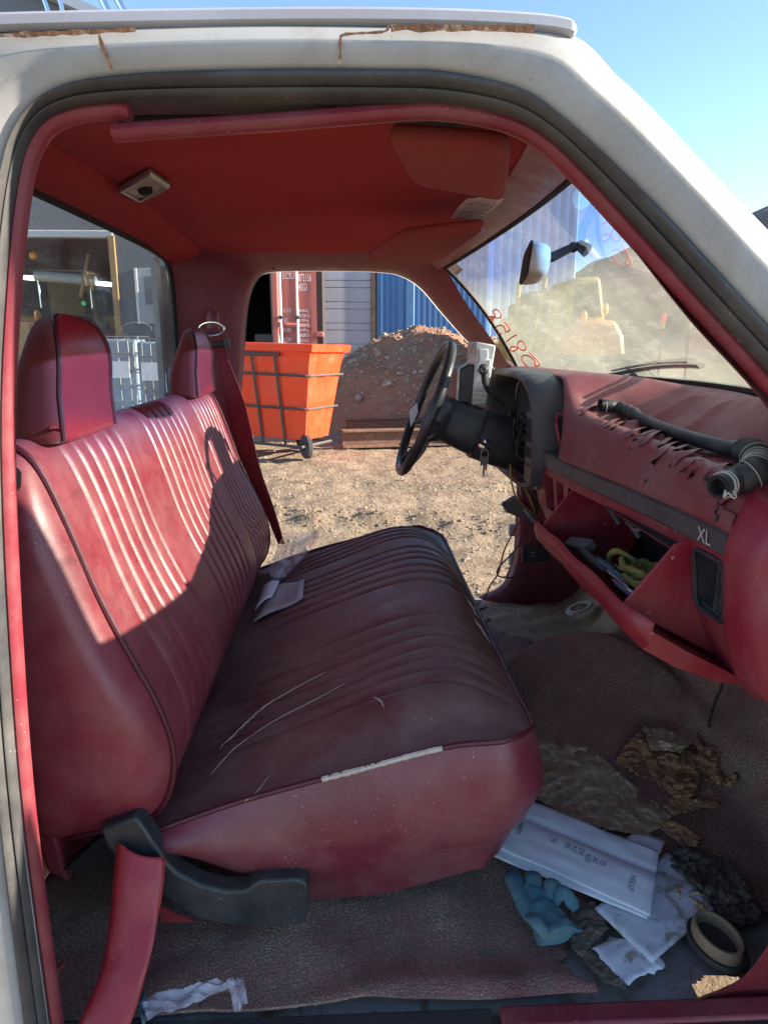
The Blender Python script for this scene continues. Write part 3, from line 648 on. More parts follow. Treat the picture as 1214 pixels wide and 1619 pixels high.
mb = MB(); mb.box((-2.74, YC - .84, .72), (-.66, YC + .84, .76)); mb.box((-.70, YC - .84, .76), (-.665, YC + .84, 1.20)); mb.build('bed_floor', 'white_paint', truck)
mb = MB(); mb.box((-2.80, YC - .88, .60), (-2.755, YC + .88, 1.20)); mb.build('tailgate', 'white_paint', truck, bevel=.01)
# ================================================================== THE SEAT
SY0, SY1 = .93, 2.20
PB = [1.05 + .047 * k for k in range(6)] + [1.45 + .052 * k for k in range(7)] + [1.905 + .040 * k for k in range(7)]
PC = [1.07, 1.12, 1.165, 1.21, 1.26, 1.31, 1.37] + [1.575, 1.63, 1.69, 1.75, 1.80, 1.855] + [1.95, 1.985, 2.02, 2.055, 2.09]
def ystations(pl, lo, hi):
    ys = set()
    for p in pl:
        for d in (-.012, -.006, -.003, -.0012, 0, .0012, .003, .006, .012): ys.add(round(p + d, 5))
    k = lo
    while k < hi: ys.add(round(k, 5)); k += .02
    ys = sorted(y for y in ys if lo < y < hi); out = [lo]
    for y in ys:
        if y - out[-1] > .0009: out.append(y)
    if hi - out[-1] < .002: out.pop()
    return out + [hi]
def pleat(y, pl, wd=.0035):
    g = 0
    for p in pl:
        d = abs(y - p)
        if d < .02: g = max(g, math.exp(-(d / wd) ** 2) + .35 * math.exp(-(d / .011) ** 2))
    return min(1, g)
# --- backrest
BP = [(-.455, .775), (-.40, .785), (-.34, .793), (-.295, .822), (-.272, .875), (-.270, .935), (-.288, 1.0), (-.314, 1.06), (-.340, 1.12), (-.362, 1.18), (-.382, 1.245), (-.402, 1.305), (-.420, 1.345), (-.440, 1.366), (-.465, 1.372), (-.488, 1.36), (-.502, 1.32), (-.505, 1.2), (-.50, 1.05), (-.492, .9), (-.478, .80)]
BPf = catmull([(x, 0, z) for x, z in BP], 4, True)
cx, cz = -.39, 1.07
ysb = ystations(PB, SY0 + .02, SY1 - .02)
rows = []
def brow(y, s=1.0, sh=0.0):
    r = []; n = len(BPf)
    for i, p in enumerate(BPf):
        t = (BPf[(i + 1) % n] - BPf[i - 1]); nn = Vector((t.z, 0, -t.x)); nn = nn.normalized()
        if nn.dot(Vector((p.x - cx, 0, p.z - cz))) < 0: nn = -nn
        front = sstep(.80, .90, p.z) * (1 if p.x > -.47 else 0) * sstep(-.49, -.45, p.x)
        g = pleat(y, PB) * front
        # creases where the driver sat, and slow unevenness
        und = .004 * fbm((p.x, y, p.z), 3.0, 4, 2) * front
        und += .0045 * math.sin(p.z * 210 + 9 * y) * math.exp(-((y - 1.99) / .10) ** 2 - ((p.z - .985) / .055) ** 2) * front
        q = p + nn * (-.0065 * g + und - .004 * front * (1 if 0 else 0))
        q = Vector((cx + (q.x - cx) * s, y, cz + (q.z - cz) * s)); r.append(q)
    return r
rows = [brow(SY0 - .040, .50), brow(SY0 - .036, .62), brow(SY0 - .028, .74), brow(SY0 - .016, .85), brow(SY0 - .004, .925), brow(SY0 + .008, .97), brow(SY0 + .015, .988)] + [brow(y) for y in ysb] + [brow(SY1 - .012, .97), brow(SY1 - .004, .92), brow(SY1 + .002, .80), brow(SY1 + .003, .6)]
mb = MB(); b0 = mb.grid(rows, cu=True); n = len(BPf)
mb.f.append([k for k in range(n)]); mb.m.append(0); mb.f.append([(len(rows) - 1) * n + k for k in range(n)][::-1]); mb.m.append(0)
back = mb.build('backrest', 'seat_vinyl', truck, smooth=50)
mb = MB(); pp = [Vector((p.x, SY0 + .016, p.z)) + (Vector((p.x - cx, 0, p.z - cz)).normalized() * .001) for p in BPf[2:60]]
mb.tube(pp, .0048, 8); mb.build('piping', 'piping', back)
mb = MB(); mb.tube([Vector((p.x, SY1 - .016, p.z)) for p in BPf[2:60]], .0045, 8); mb.build('piping', 'piping', back)
# seat-back shell
mb = MB(); sh = [(-.505, 1.30), (-.512, 1.15), (-.505, .95), (-.47, .72), (-.44, .70), (-.452, .80), (-.47, .95), (-.485, 1.2)]
mb.prism([(x, SY0 + .012, z) for x, z in sh], (0, SY1 - SY0 - .024, 0)); mb.build('seat_shell', 'red_trim', truck, bevel=.006)
# --- cushion
def tt(y): return (y - 1.565) / .635
def xw(y):
    t = tt(y); return .302 - .028 * t * t - .06 * max(0, (abs(t) - .86) / .14) ** 2.2
def zw(y):
    t = abs(tt(y)); return .862 + .068 * t ** 2.2
def ztop(f, y):
    t = abs(tt(y))
    z0 = smooth1([0, .12, .27, .5, .68, .80, .90, 1.0], [.80, .826, .866, .924, .960, .966, .942, zw(y)], f)
    zs = smooth1([0, .27, .6, .85, 1.0], [.79, .842, .890, .924, zw(y)], f)
    z0 -= .012 * math.exp(-((y - 1.2) / .16) ** 2 - ((f - .45) / .25) ** 2) + .010 * math.exp(-((y - 1.9) / .16) ** 2 - ((f - .45) / .25) ** 2)
    return lerp(z0, zs, sstep(.78, 1.0, t))
CY0, CY1 = .93, 2.20
ysc = ystations(PC, CY0, CY1)
fs_ = [k / 60 for k in range(61)]
rows = []
for y in ysc:
    r = []
    for f in fs_:
        x = lerp(-.315, xw(y), f); g = pleat(y, PC, .0042) * sstep(.04, .16, f) * sstep(1.0, .90, f)
        z = ztop(f, y) - .0075 * g + .0035 * fbm((x, y, 0), 3.5, 9, 3)
        cr = .0030 * math.sin(y * 160 + 6 * nz((x, y, 0), 7)) * math.exp(-((f - .9) / .08) ** 2) * sstep(1.3, 1.6, y) * sstep(1.95, 1.7, y)
        r.append(Vector((x, y, z + cr)))
    rows.append(r)
mb = MB(); mb.grid(rows); cush = mb.build('seat_cushion', 'cushion_vinyl', truck, smooth=50)
# skirt round the cushion
per = [Vector((lerp(-.315, xw(CY0), k / 24), CY0, ztop(k / 24, CY0))) for k in range(25)]
per += [Vector((xw(y), y, zw(y))) for y in [lerp(CY0, CY1, k / 40) for k in range(1, 41)]]
per += [Vector((lerp(xw(CY1), -.315, k / 16), CY1, ztop(1 - k / 16, CY1))) for k in range(1, 17)]
rows = []
NV = 14
for i, p in enumerate(per):
    a, b = per[max(0, i - 2)], per[min(len(per) - 1, i + 2)]; t = b - a; nn = Vector((t.y, -t.x, 0)).normalized()
    r = []
    for k in range(NV + 1):
        v = k / NV
        zb = .648 + .02 * nz((p.x, p.y, 0), 5) + .055 * sstep(.05, .30, p.x) * (1 - sstep(1.0, 1.25, p.y)) + (.10 * sstep(-.12, -.32, p.x) if p.y < 1 else 0)
        off = .022 * math.sin(math.pi * min(1, v * 1.25)) - .075 * max(0, v - .35) ** 1.8 + .003 * fbm((p.x, p.y, v * .3), 5, 3, 2)
        r.append(Vector((p.x + nn.x * off, p.y + nn.y * off, lerp(p.z, zb, v))))
    rows.append(r)
mb = MB(); mb.grid(rows); mb.build('cushion_skirt', 'skirt_vinyl', cush, smooth=60)
pts = [p + Vector((0, 0, .001)) for p in per]
mb = MB(); mb.tube(pts, .0046, 8); mb.build('piping', 'piping', cush)
# torn piping and split seams showing foam
def on_cush(x, y, off=.0012):
    f = (x + .315) / (xw(y) + .315); return Vector((x, y, ztop(f, y) + off))
def tear(name, pts, w, mt, parent):
    mb = MB(); P = catmull(pts, 6); n = len(P); rows = []
    for i, p in enumerate(P):
        t = (P[min(n - 1, i + 1)] - P[max(0, i - 1)]).normalized(); s = t.cross(Vector((0, 0, 1))).normalized()
        ww = w * (.25 + 1.1 * abs(nz((i * .37, 0, 0), 1, 4)) + .3 * random.random()) * (math.sin(math.pi * min(1, max(0.02, i / (n - 1)))) ** .5)
        p = p + s * w * (.5 * nz((i * .5, 2, 0), 1, 1) + .35 * random.uniform(-1, 1)); rows.append([p - s * ww, p + Vector((0, 0, .0010)), p + s * ww * (.6 + .6 * random.random())])
    mb.grid(rows); return mb.build(name, mt, parent, smooth=0)
tear('split_seam', [on_cush(*at(px, py, Z=.88)[:2]) for px, py in ((345, 1142), (375, 1122), (398, 1107), (420, 1096), (450, 1087), (515, 1074))], .0030, 'crack_foam', cush)
tear('split_seam', [on_cush(*at(px, py, Z=.90)[:2]) for px, py in ((330, 1160), (365, 1136), (400, 1122), (440, 1110), (500, 1099), (545, 1090))], .0013, 'crack_foam', cush)
i0 = min(range(len(per)), key=lambda i: (per[i] - at(508, 1221, Y=CY0)).length); i1 = min(range(25), key=lambda i: (per[i] - at(690, 1184, Y=CY0)).length)
mb = MB(); seg = catmull([p + Vector((0, -.0015, .0012)) for p in per[i0:i1 + 1]], 14); mb.tube(seg, [.0036 + .0014 * abs(nz((k * .11, 0, 0), 1, 3)) + .0006 * random.random() for k in range(len(seg))], 7); mb.build('torn_piping', 'crack_foam', cush)
tear('scuff', [on_cush(*at(px, py, Z=.90)[:2], .002) for px, py in ((385, 1218), (405, 1204), (425, 1186))], .0012, 'crack_foam', cush)
tear('scuff', [on_cush(.255, 1.42, .003), on_cush(.27, 1.395, .003), on_cush(.285, 1.365, .004)], .0035, 'crack_foam', cush)
tear('scuff', [on_cush(.262, 1.57, .003), on_cush(.272, 1.535, .003), on_cush(.282, 1.505, .004)], .0035, 'crack_foam', cush)
tear('scuff', [on_cush(.03, 1.06, .002), on_cush(.04, 1.045, .002), on_cush(.045, 1.03, .002)], .0022, 'crack_foam', cush)

# --- headrests
def headrest(y0, y1):
    yc = (y0 + y1) / 2; hw = (y1 - y0) / 2; rows = []
    ss = [0, .02, .06, .14, .25, .36, .47, .57, .66, .74, .81, .87, .92, .955, .98, .995, 1.0]
    for k, s in enumerate(ss):
        z = 1.364 + .180 * s; c_ = math.sqrt(max(0, 1 - max(0, (s - .40) / .603) ** 4.2))       # shrinks to a dome
        xf = -.402 - .012 * s * s; xb = lerp(-.487, -.445, s) - .010 * math.sin(math.pi * s)
        ca = lerp((xf + xb) / 2, xf - .016, sstep(.3, 1, s)); cb = (xf - xb) / 2 * (.35 + .65 * c_) * (.93 if k == 0 else 1) * (1 if s < .93 else max(.15, 1 - (s - .93) * 9))
        wd = hw * (.22 + .78 * c_) * (.97 if k == 0 else 1) * (1 if s < .96 else max(.2, 1 - (s - .96) * 12)); e = lerp(.40, .58, s)
        rows.append([Vector((ca + cb * math.copysign(abs(math.cos(a)) ** e, math.cos(a)), yc + wd * math.copysign(abs(math.sin(a)) ** e, math.sin(a)), z)) for a in [2 * math.pi * j / 48 for j in range(48)]])
    mb = MB(); b = mb.grid(rows, cu=True)
    mb.f.append([b + (len(rows) - 1) * 48 + k for k in range(48)]); mb.m.append(0); mb.f.append([b + k for k in range(48)][::-1]); mb.m.append(0)
    for i, f in enumerate(mb.f):
        if len(f) == 4:
            j = f[0] % 48
            if 6 <= j <= 17 or 30 <= j <= 41: mb.m[i] = 1
    h = mb.build('headrest', ['headrest_vinyl', 'velour'], truck, smooth=60)
    for j in (6, 42):
        pts = [r[j] + Vector((.0012, .001 if j < 24 else -.001, 0)) for r in rows[1:-2]]
        mb = MB(); mb.tube(catmull(pts, 2), .0040, 8); mb.build('piping', 'piping', h)
    return h
h1 = headrest(1.00, 1.25)
mb = MB(); q = at(80, 683, Y=1.0); mb.grid([[q + Vector((.0, 0, .004)) + Vector((.012 * a, -.004 + .02 * b, -.004 * a + .006 * math.sin(3 * b + a))) for a in (0, .5, 1)] for b in (0, .5, 1)]); mb.build('loose_tab', 'strap_red', h1)
headrest(1.89, 2.14)

# --- recliner bracket, hanging strap, belts
br = [(158, 1312), (212, 1292), (222, 1300), (250, 1342), (262, 1362), (280, 1380), (315, 1399), (355, 1409), (388, 1408), (398, 1400), (410, 1392), (470, 1390), (484, 1395), (489, 1410), (487, 1448), (478, 1462), (440, 1466), (370, 1466), (320, 1457), (285, 1440), (255, 1416), (222, 1390), (192, 1366), (170, 1342)]
mb = MB(); mb.prism([at(*p, Y=.895) for p in br], (0, .034, 0)); brk = mb.build('recliner_cover', 'black_plastic', truck, bevel=.005, seg=3, smooth=50)
mb = MB(); mb.prism([at(*p, Y=.93) for p in ((98, 1378), (160, 1325), (235, 1300), (250, 1380), (180, 1380))], (0, .03, 0)); mb.build('seat_hinge', 'dark_void', truck, bevel=.003)
L_ = catmull([at(*p, Y=y) for p, y in (((186, 1330), .89), ((180, 1390), .865), ((175, 1450), .845), ((160, 1535), .81), ((128, 1612), .775), ((95, 1690), .74))], 6)
R_ = catmull([at(*p, Y=y) for p, y in (((262, 1357), .885), ((258, 1405), .862), ((250, 1452), .842), ((240, 1505), .815), ((212, 1605), .773), ((180, 1690), .74))], 6)
mb = MB(); mb.grid([[a.lerp(b, t) + Vector((0, -.010 * math.sin(math.pi * t) * (1 - .4 * k / len(L_)), .002 * nz((k, t * 3, 0), .6))) for t in [j / 8 for j in range(9)]] for k, (a, b) in enumerate(zip(L_, R_))])
o = mb.build('torn_strap', 'strap_red', truck, solid=.0025); o['label'] = 'torn red vinyl strap hanging from the seat hinge'
mb = MB(); mb.prism([at(*p, Y=.90) for p in ((250, 1432), (310, 1458), (256, 1459))], (0, .002, 0)); mb.build('torn_flap', 'webbing', truck)
# far belt: anchor, ring, slider, webbing
YB = 2.295
a0 = at(338, 506, Y=YB)
mb = MB(); Mx = Matrix.Translation(a0) 
rows = []
for k in range(9):
    s = k / 8; z = lerp(-.026, .032, s); ww = .022 * math.sqrt(max(0.02, 1 - max(0, (s - .35) / .65) ** 2.2)); rows.append([a0 + Vector((ww * math.cos(t), -.016 + -.018 * math.sin(t) * math.sqrt(max(0.05, 1 - s * s * .8)), z)) for t in [math.pi * j / 10 for j in range(11)]])
mb.grid(rows); anch = mb.build('belt_anchor', 'red_trim', truck, smooth=70)
mb = MB(); mb.tube([at(335, 520, Y=YB - .035) + Vector((.040 * math.cos(t), -.012 * math.cos(t), .020 * math.sin(t))) for t in [2 * math.pi * k / 24 for k in range(24)]], .0032, 8, closed=True); mb.build('belt_ring', 'chrome', anch)
mb = MB(); mb.tube([at(330, 546, Y=YB - .04), at(358, 543, Y=YB - .04)], .010, 10); mb.tube([at(357, 536, Y=YB - .045), at(361, 550, Y=YB - .045)], .009, 8); mb.build('belt_slider', 'black_plastic', anch, bevel=0)
Lb = catmull([at(*p, Y=y) for p, y in (((325, 527), YB - .03), ((330, 545), YB - .04), ((347, 570), YB - .02), ((358, 640), YB), ((378, 720), YB - .01), ((415, 800), YB - .02), ((440, 860), YB - .04))], 5)
Rb = catmull([at(*p, Y=y) for p, y in (((352, 525), YB - .03), ((355, 545), YB - .04), ((362, 570), YB - .03), ((388, 640), YB - .03), ((410, 735), YB - .04), ((432, 800), YB - .05), ((450, 860), YB - .06))], 5)
mb = MB(); mb.grid([[a.lerp(b, t / 4) for t in range(5)] for a, b in zip(Lb, Rb)]); mb.build('seat_belt', 'webbing', truck, solid=.002)
# near belt behind the passenger seat
mb = MB(); Ln = catmull([at(*p, Y=.845) for p in ((-30, 640), (-5, 760), (8, 900), (14, 1050), (22, 1200), (50, 1400))], 5); mb.grid([[a + Vector((-.018, .03, 0)), a + Vector((0, .015, .002)), a + Vector((.016, 0, 0))] for a in Ln]); nb = mb.build('seat_belt', 'webbing', truck, solid=.002)
mb = MB(); mb.prism([at(*p, Y=.835) for p in ((-8, 742), (18, 742), (25, 752), (24, 776), (16, 784), (-8, 782))], (0, .02, 0)); mb.build('belt_buckle', 'black_plastic', nb, bevel=.004)
# ================================================================== DASHBOARD
PAS = [(-.010, 1.408), (.66, 1.402), (.628, 1.378), (.603, 1.342), (.580, 1.326), (.562, 1.332), (.540, 1.344), (.520, 1.345), (.505, 1.334), (.496, 1.312), (.490, 1.285), (.487, 1.262), (.497, 1.256), (.505, 1.250)]
DRV = [(-.010, 1.408), (.66, 1.416), (.62, 1.424), (.58, 1.430), (.55, 1.433), (.525, 1.433), (.50, 1.431), (.49, 1.429), (.487, 1.424), (.50, 1.41), (.525, 1.36), (.525, 1.29), (.525, 1.262), (.525, 1.252)]
DY0, DY1 = .868, 2.30
def dprof(y):
    b = sstep(1.48, 1.68, y); u = (y - YC) / .70; xb = ws_bot(u).x - .006; out = []
    tilt = (y - 1.25) * .065 * (1 - b); sk_ = -.052 * sstep(.885, 1.66, y)
    for k, (p, d) in enumerate(zip(PAS, DRV)):
        x, z = lerp(p[0], d[0], b), lerp(p[1], d[1], b)
        if k == 0: x, z = xb, 1.410
        elif k < 5: x = lerp(x, xb, (.70, .45, .2, .06)[k - 1])
        if k >= 5: x += sk_ * (1 - b)
        if 4 < k < 10: z += tilt
        elif k in (3, 4): z += tilt * .6
        if k in (2, 3, 4) and b < 1:                       # moulded ribs in the tray
            z += .018 * (1 - b) * (math.exp(-((y - 1.44) / .012) ** 2) + .7 * math.exp(-((y - 1.30) / .010) ** 2))
        out.append(Vector((x, y, z)))
    return out
CR = [  # cracks in the vinyl of the pad, traced: (px, py) chains
    [(1018, 757), (1030, 730), (1042, 712), (1065, 702), (1108, 695)], [(985, 690), (1000, 683), (1018, 678), (1030, 672)], [(1000, 695), (1015, 688), (1040, 680), (1052, 675)],
    [(1012, 703), (1025, 690), (1045, 683), (1060, 690)], [(1060, 735), (1070, 722), (1090, 715), (1110, 712)], [(1075, 742), (1085, 730), (1105, 722)], [(1084, 735), (1098, 736), (1108, 730)], [(1118, 755), (1128, 742), (1140, 738), (1165, 738)],
    [(1124, 760), (1132, 745), (1145, 740)], [(1132, 815), (1138, 795), (1148, 780), (1152, 770)], [(965, 678), (978, 670), (990, 668)], [(945, 665), (958, 658)], [(1040, 705), (1055, 695), (1070, 688)], [(956, 675), (966, 668), (976, 664)], [(995, 708), (1005, 698)], [(1065, 712), (1085, 705)], [(917, 657), (922, 648), (940, 643)], [(1090, 750), (1094, 746)]]
# dense parameter grid
ksub = 6
def dense(y):
    pr = dprof(y); return catmull(pr, ksub)
ysd = sorted(set([round(lerp(DY0, 1.70, k / 300), 5) for k in range(301)] + [round(lerp(1.70, DY1, k / 40), 5) for k in range(1, 41)]))
rows = [dense(y) for y in ysd]
# find crack positions on the surface: nearest surface vertex to each ray
def near_surface(px, py):
    d = ray(px, py).normalized(); o = Vector((0, 0, CZ)); best = None
    for i in range(0, 300, 3):
        for j in range(5 * ksub, 11 * ksub, 1):
            p = rows[i][j]; r = (p - o) - d * (p - o).dot(d)
            if best is None or r.length < best[0]: best = (r.length, p.y, j)
    return best[1], best[2]
segs = []
for c_ in CR:
    P = [near_surface(*p) for p in c_]
    L = 0
    for a, b in zip(P[:-1], P[1:]): segs.append((a, b, c_ is CR[0] or c_ is CR[7] or c_ is CR[9]))
jm = .0042                                             # metres per profile step, roughly
mask = []
for i, r in enumerate(rows):
    y = ysd[i]; mrow = []
    for j, p in enumerate(r):
        m = 0; lift = 0
        if i <= 300 and 4 * ksub < j < 12 * ksub:
            for (ya, ja), (yb, jb), big in segs:
                ax, ay, bx, by, qx, qy = ya, ja * jm, yb, jb * jm, y, j * jm
                if qx < min(ax, bx) - .03 or qx > max(ax, bx) + .03 or qy < min(ay, by) - .03 or qy > max(ay, by) + .03: continue
                dx, dy = bx - ax, by - ay; l2 = dx * dx + dy * dy + 1e-9; t = max(0, min(1, ((qx - ax) * dx + (qy - ay) * dy) / l2))
                dd = math.hypot(qx - ax - dx * t, qy - ay - dy * t) + .0012 * nz((y, j * jm, 0), 160)
                wd = .0085 if big else .0052
                m = max(m, 1 - sstep(wd * .55, wd, dd)); lift = max(lift, math.exp(-((dd - wd * 1.5) / .006) ** 2))
            nrm = Vector((-.5, 0, .85)) if j < 8.5 * ksub else Vector((-1, 0, .2))
            p += nrm.normalized() * (-.003 * m)
        mrow.append(m)
    mask += mrow
mb = MB(); mb.grid(rows); mb.w['wear'] = mask; print('crack verts', sum(1 for q in mask if q > .5))
dash = mb.build('dashboard', 'dash_pad', truck, smooth=50)
# end cap by the passenger door
rows = []
EP = [(0, 1.40), (.66, 1.396), (.62, 1.38), (.585, 1.345), (.56, 1.335), (.535, 1.345), (.512, 1.344), (.497, 1.328), (.487, 1.30), (.482, 1.26), (.485, 1.20), (.492, 1.14), (.505, 1.09), (.525, 1.055), (.56, 1.03), (.62, 1.03)]
for y, ins in ((.796, .035), (.800, .016), (.810, .005), (.83, 0), (.855, -.002), (.866, -.002), (.873, .006)):
    d0 = dprof(.87); pr = [Vector((p.x - .001, y, p.z + .0015 - .02 * max(0, .868 - y) / .07)) for p in d0[:9]] + [Vector((x, y, z - .012 * (k == 9))) for k, (x, z) in enumerate(EP) if k > 8]
    rows.append([p + Vector((.9 * ins, 0, -.5 * ins if k < 10 else .3 * ins)) for k, p in enumerate(catmull(pr, 4))])
mb = MB(); mb.grid(rows); mb.build('dash_end_cap', 'dash_red', dash, smooth=60)
# trim strip with lettering
def fx(y): return .500 - .052 * sstep(.885, 1.66, y)
mb = MB(); rows = []
for k in range(25):
    y = lerp(.884, 1.645, k / 24); x = fx(y); dz = 0
    rows.append([Vector((x + .012, y, 1.259)), Vector((x - .006, y, 1.2575)), Vector((x - .010, y, 1.253)), Vector((x - .008, y, 1.226)), Vector((x - .004, y, 1.222)), Vector((x + .012, y, 1.221))])
mb.grid(rows); mb.f.append(list(range(6))); mb.m.append(0); strip = mb.build('trim_strip', 'grey_plastic', dash, smooth=40)
mb = MB(); y0 = .955; text_into(mb, 'XL', (fx(y0) - .0112, y0, 1.229), (.035, -1, 0), (-.06, 0, 1), .030); mb.build('strip_lettering', 'label_paper', dash, smooth=0)
# fascia with openings
def fz(z): return interp([1.0, 1.05, 1.13, 1.225], [.060, .045, .006, -.004], z)
def FP(y, z, o=0): return Vector((fx(y) + fz(z) + o, y, z))
holes = {'vent': (.893, .976, 1.124, 1.212), 'glove': (.995, 1.462, 1.040, 1.203), 'ashtray': (1.492, 1.538, 1.132, 1.203), 'radio': (1.555, 1.628, 1.122, 1.205)}
ye = sorted(set([.868, .885, 1.64, 1.70] + [v for h in holes.values() for v in h[:2]])); ze = sorted(set([1.02, 1.222] + [v for h in holes.values() for v in h[2:]]))
mb = MB()
for a, b in zip(ye[:-1], ye[1:]):
    for c_, d in zip(ze[:-1], ze[1:]):
        ym, zm = (a + b) / 2, (c_ + d) / 2
        if any(h[0] < ym < h[1] and h[2] < zm < h[3] for h in holes.values()): continue
        n_ = max(1, int((b - a) / .03))
        for k in range(n_):
            p, q = lerp(a, b, k / n_), lerp(a, b, (k + 1) / n_); mb.poly([FP(p, c_), FP(q, c_), FP(q, d), FP(p, d)])
for nm, (a, b, c_, d) in holes.items():
    if nm == 'glove': continue
    dp = .045
    if nm == 'vent': continue
    for p, q, r_, s in (((a, c_), (b, c_), 0, 0), ((b, c_), (b, d), 0, 0), ((b, d), (a, d), 0, 0), ((a, d), (a, c_), 0, 0)):
        mb.poly([FP(*p), FP(*q), FP(*q) + Vector((dp, 0, 0)), FP(*p) + Vector((dp, 0, 0))])
fas = mb.build('dash_fascia', 'dash_red', dash, smooth=30, merge=True, bevel=.004)
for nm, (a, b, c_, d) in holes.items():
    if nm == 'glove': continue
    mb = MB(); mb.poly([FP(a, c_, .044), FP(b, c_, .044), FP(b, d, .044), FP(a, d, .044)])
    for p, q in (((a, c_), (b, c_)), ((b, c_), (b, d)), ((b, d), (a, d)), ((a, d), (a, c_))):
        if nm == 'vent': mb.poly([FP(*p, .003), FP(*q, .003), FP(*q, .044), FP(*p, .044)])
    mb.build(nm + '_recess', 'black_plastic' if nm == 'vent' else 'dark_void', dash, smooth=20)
    fr = [FP(a, c_, -.001), FP(b, c_, -.001), FP(b, d, -.001), FP(a, d, -.001)]
    if nm in ('vent',):
        ring = []
        for i in range(4):
            p, q = fr[i], fr[(i + 1) % 4]; ring += [p.lerp(q, t) for t in (.12, .5, .88)]
        mb = MB(); mb.tube(ring, .004, 6, closed=True); mb.build('vent_surround', 'black_plastic', dash)
        for t in (.32, .5):
            mb = MB(); y = lerp(a, b, t); mb.box((FP(y, 1.17).x + .012, y, c_ + .004), (FP(y, 1.17).x + .04, y + .003, d - .004)); mb.build('vent_vane', 'grey_plastic', dash)
        mb = MB(); mb.box((FP(a, 1.17).x + .010, a + .002, c_), (FP(a, 1.17).x + .042, b - .002, c_ + .006)); mb.build('vent_floor', 'grey_plastic', dash)
# bits inside radio / ashtray openings
mb = MB(); mb.box((.475, 1.565, 1.145), (.505, 1.615, 1.185)); mb.tube([(.468, 1.60, 1.175), (.49, 1.60, 1.175)], .014, 10); mb.ball((.468, 1.575, 1.158), .008, 6); mb.build('switch_block', 'black_plastic', dash, bevel=.002)
mb = MB(); mb.tube([(.464, 1.59, 1.15), (.452, 1.575, 1.16), (.458, 1.562, 1.185)], .003, 6); mb.build('wire_loop', 'chrome', dash)
for zz in (1.137, 1.187):
    mb = MB(); mb.box((.470, 1.495, zz), (.51, 1.535, zz + .009)); mb.build('ashtray_rail', 'tan_panel', dash, bevel=.002)
# glove box interior, door and cheeks
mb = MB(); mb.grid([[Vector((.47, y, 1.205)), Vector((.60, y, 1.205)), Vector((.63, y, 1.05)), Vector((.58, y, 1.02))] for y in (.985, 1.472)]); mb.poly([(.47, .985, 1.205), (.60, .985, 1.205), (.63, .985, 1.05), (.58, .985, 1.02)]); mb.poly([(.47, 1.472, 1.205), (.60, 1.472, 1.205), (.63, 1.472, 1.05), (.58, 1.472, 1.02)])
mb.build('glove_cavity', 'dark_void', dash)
hx, hz_, ex, ez = .560, 1.030, .392, 1.122
gd = Vector((ex - hx, 0, ez - hz_)); gn = Vector((gd.z, 0, -gd.x)).normalized()            # gn points up / back into the bin
if gn.z < 0: gn = -gn
rows = []
for k in range(31):
    y = lerp(.925, 1.505, k / 30); e = min(y - .925, 1.505 - y); r = []
    for t, o in ((-.02, .004), (.0, -.014), (.12, -.024), (.5, -.034), (.80, -.033), (.93, -.024), (1.0, -.010), (1.02, .002), (1.005, .009), (.99, .008), (.98, .002), (.97, -.004), (.5, -.006), (.03, -.004), (-.01, .006)):
        cor = .030 * (1 - sstep(0, .035, e)); tt_ = t if t < .9 else t - cor / .19 
        r.append(Vector((hx, y, hz_)) + gd * tt_ + gn * o + Vector((0, 0, .002 * math.sin(y * 30))))
    rows.append(r)
mb = MB(); mb.grid(rows)
for k in (0, 30): mb.f.append([k * 15 + j for j in range(15)]); mb.m.append(0)
gdoor = mb.build('glove_box_door', 'glove_red', dash, smooth=50)
for nm, y in (('near', .984), ('far', 1.452)):
    P = [(hx, hz_), (hx - .16, hz_ + .088), (.452, 1.192), (.478, 1.215), (.545, 1.20), (.60, 1.12)]
    P = [Vector((hx, y, hz_)) + gd * .0, Vector((hx, y, hz_)) + gd * .965, Vector((.470, y, 1.214)), Vector((.50, y, 1.222)), Vector((.57, y, 1.19)), Vector((.61, y, 1.08))]
    mb = MB(); mb.prism(P, (0, .005, 0)); mb.build('glove_box_cheek', 'glove_red', dash, bevel=.002)
mb = MB(); mb.tube([(.50, 1.22, 1.196), (.488, 1.215, 1.188), (.486, 1.17, 1.186), (.50, 1.16, 1.192)], .003, 6); mb.build('latch_striker', 'steel', dash)
mb = MB(); mb.box((.488, 1.0, 1.19), (.495, 1.46, 1.205)); mb.build('glove_header', 'dash_red', dash, bevel=.003)
for yy in (1.40, 1.30):
    mb = MB(); mb.tube([(.50, yy, 1.205), (.53, yy - .05, 1.15)], .006, 8); mb.build('stay_arm', 'grey_plastic', dash)
OPQ = [(879, 662), (888, 655), (926, 664), (924, 676), (906, 714), (886, 700)]
def pad_hit(px, py, off=0):
    best = None; d = ray(px, py).normalized(); o = Vector((0, 0, CZ)); y = 1.45
    while y < 1.72:
        for p in dense(y)[4 * ksub:12 * ksub]:
            r = (p - o) - d * (p - o).dot(d)
            if best is None or r.length < best[0]: best = (r.length, p)
        y += .005
    k = (best[1] - o).dot(d); return o + d * (k - off)
oq = [pad_hit(*p, .003) for p in OPQ]
mb = MB(); mb.poly(oq); mb.build('pad_opening_shade', 'dark_void', dash)  # flat dark panel over an uncut pad; the hole's shade is its colour
mb = MB(); mb.tube(catmull(oq, 4, True), .0035, 6, closed=True); mb.build('opening_rim', 'dash_red', dash)
mb = MB(); mb.tube(catmull([pad_hit(*p, .004) for p in ((900, 704), (912, 690), (919, 676))], 4), .006, 7, flat=.4); mb.build('insulation', 'cream_part', dash)
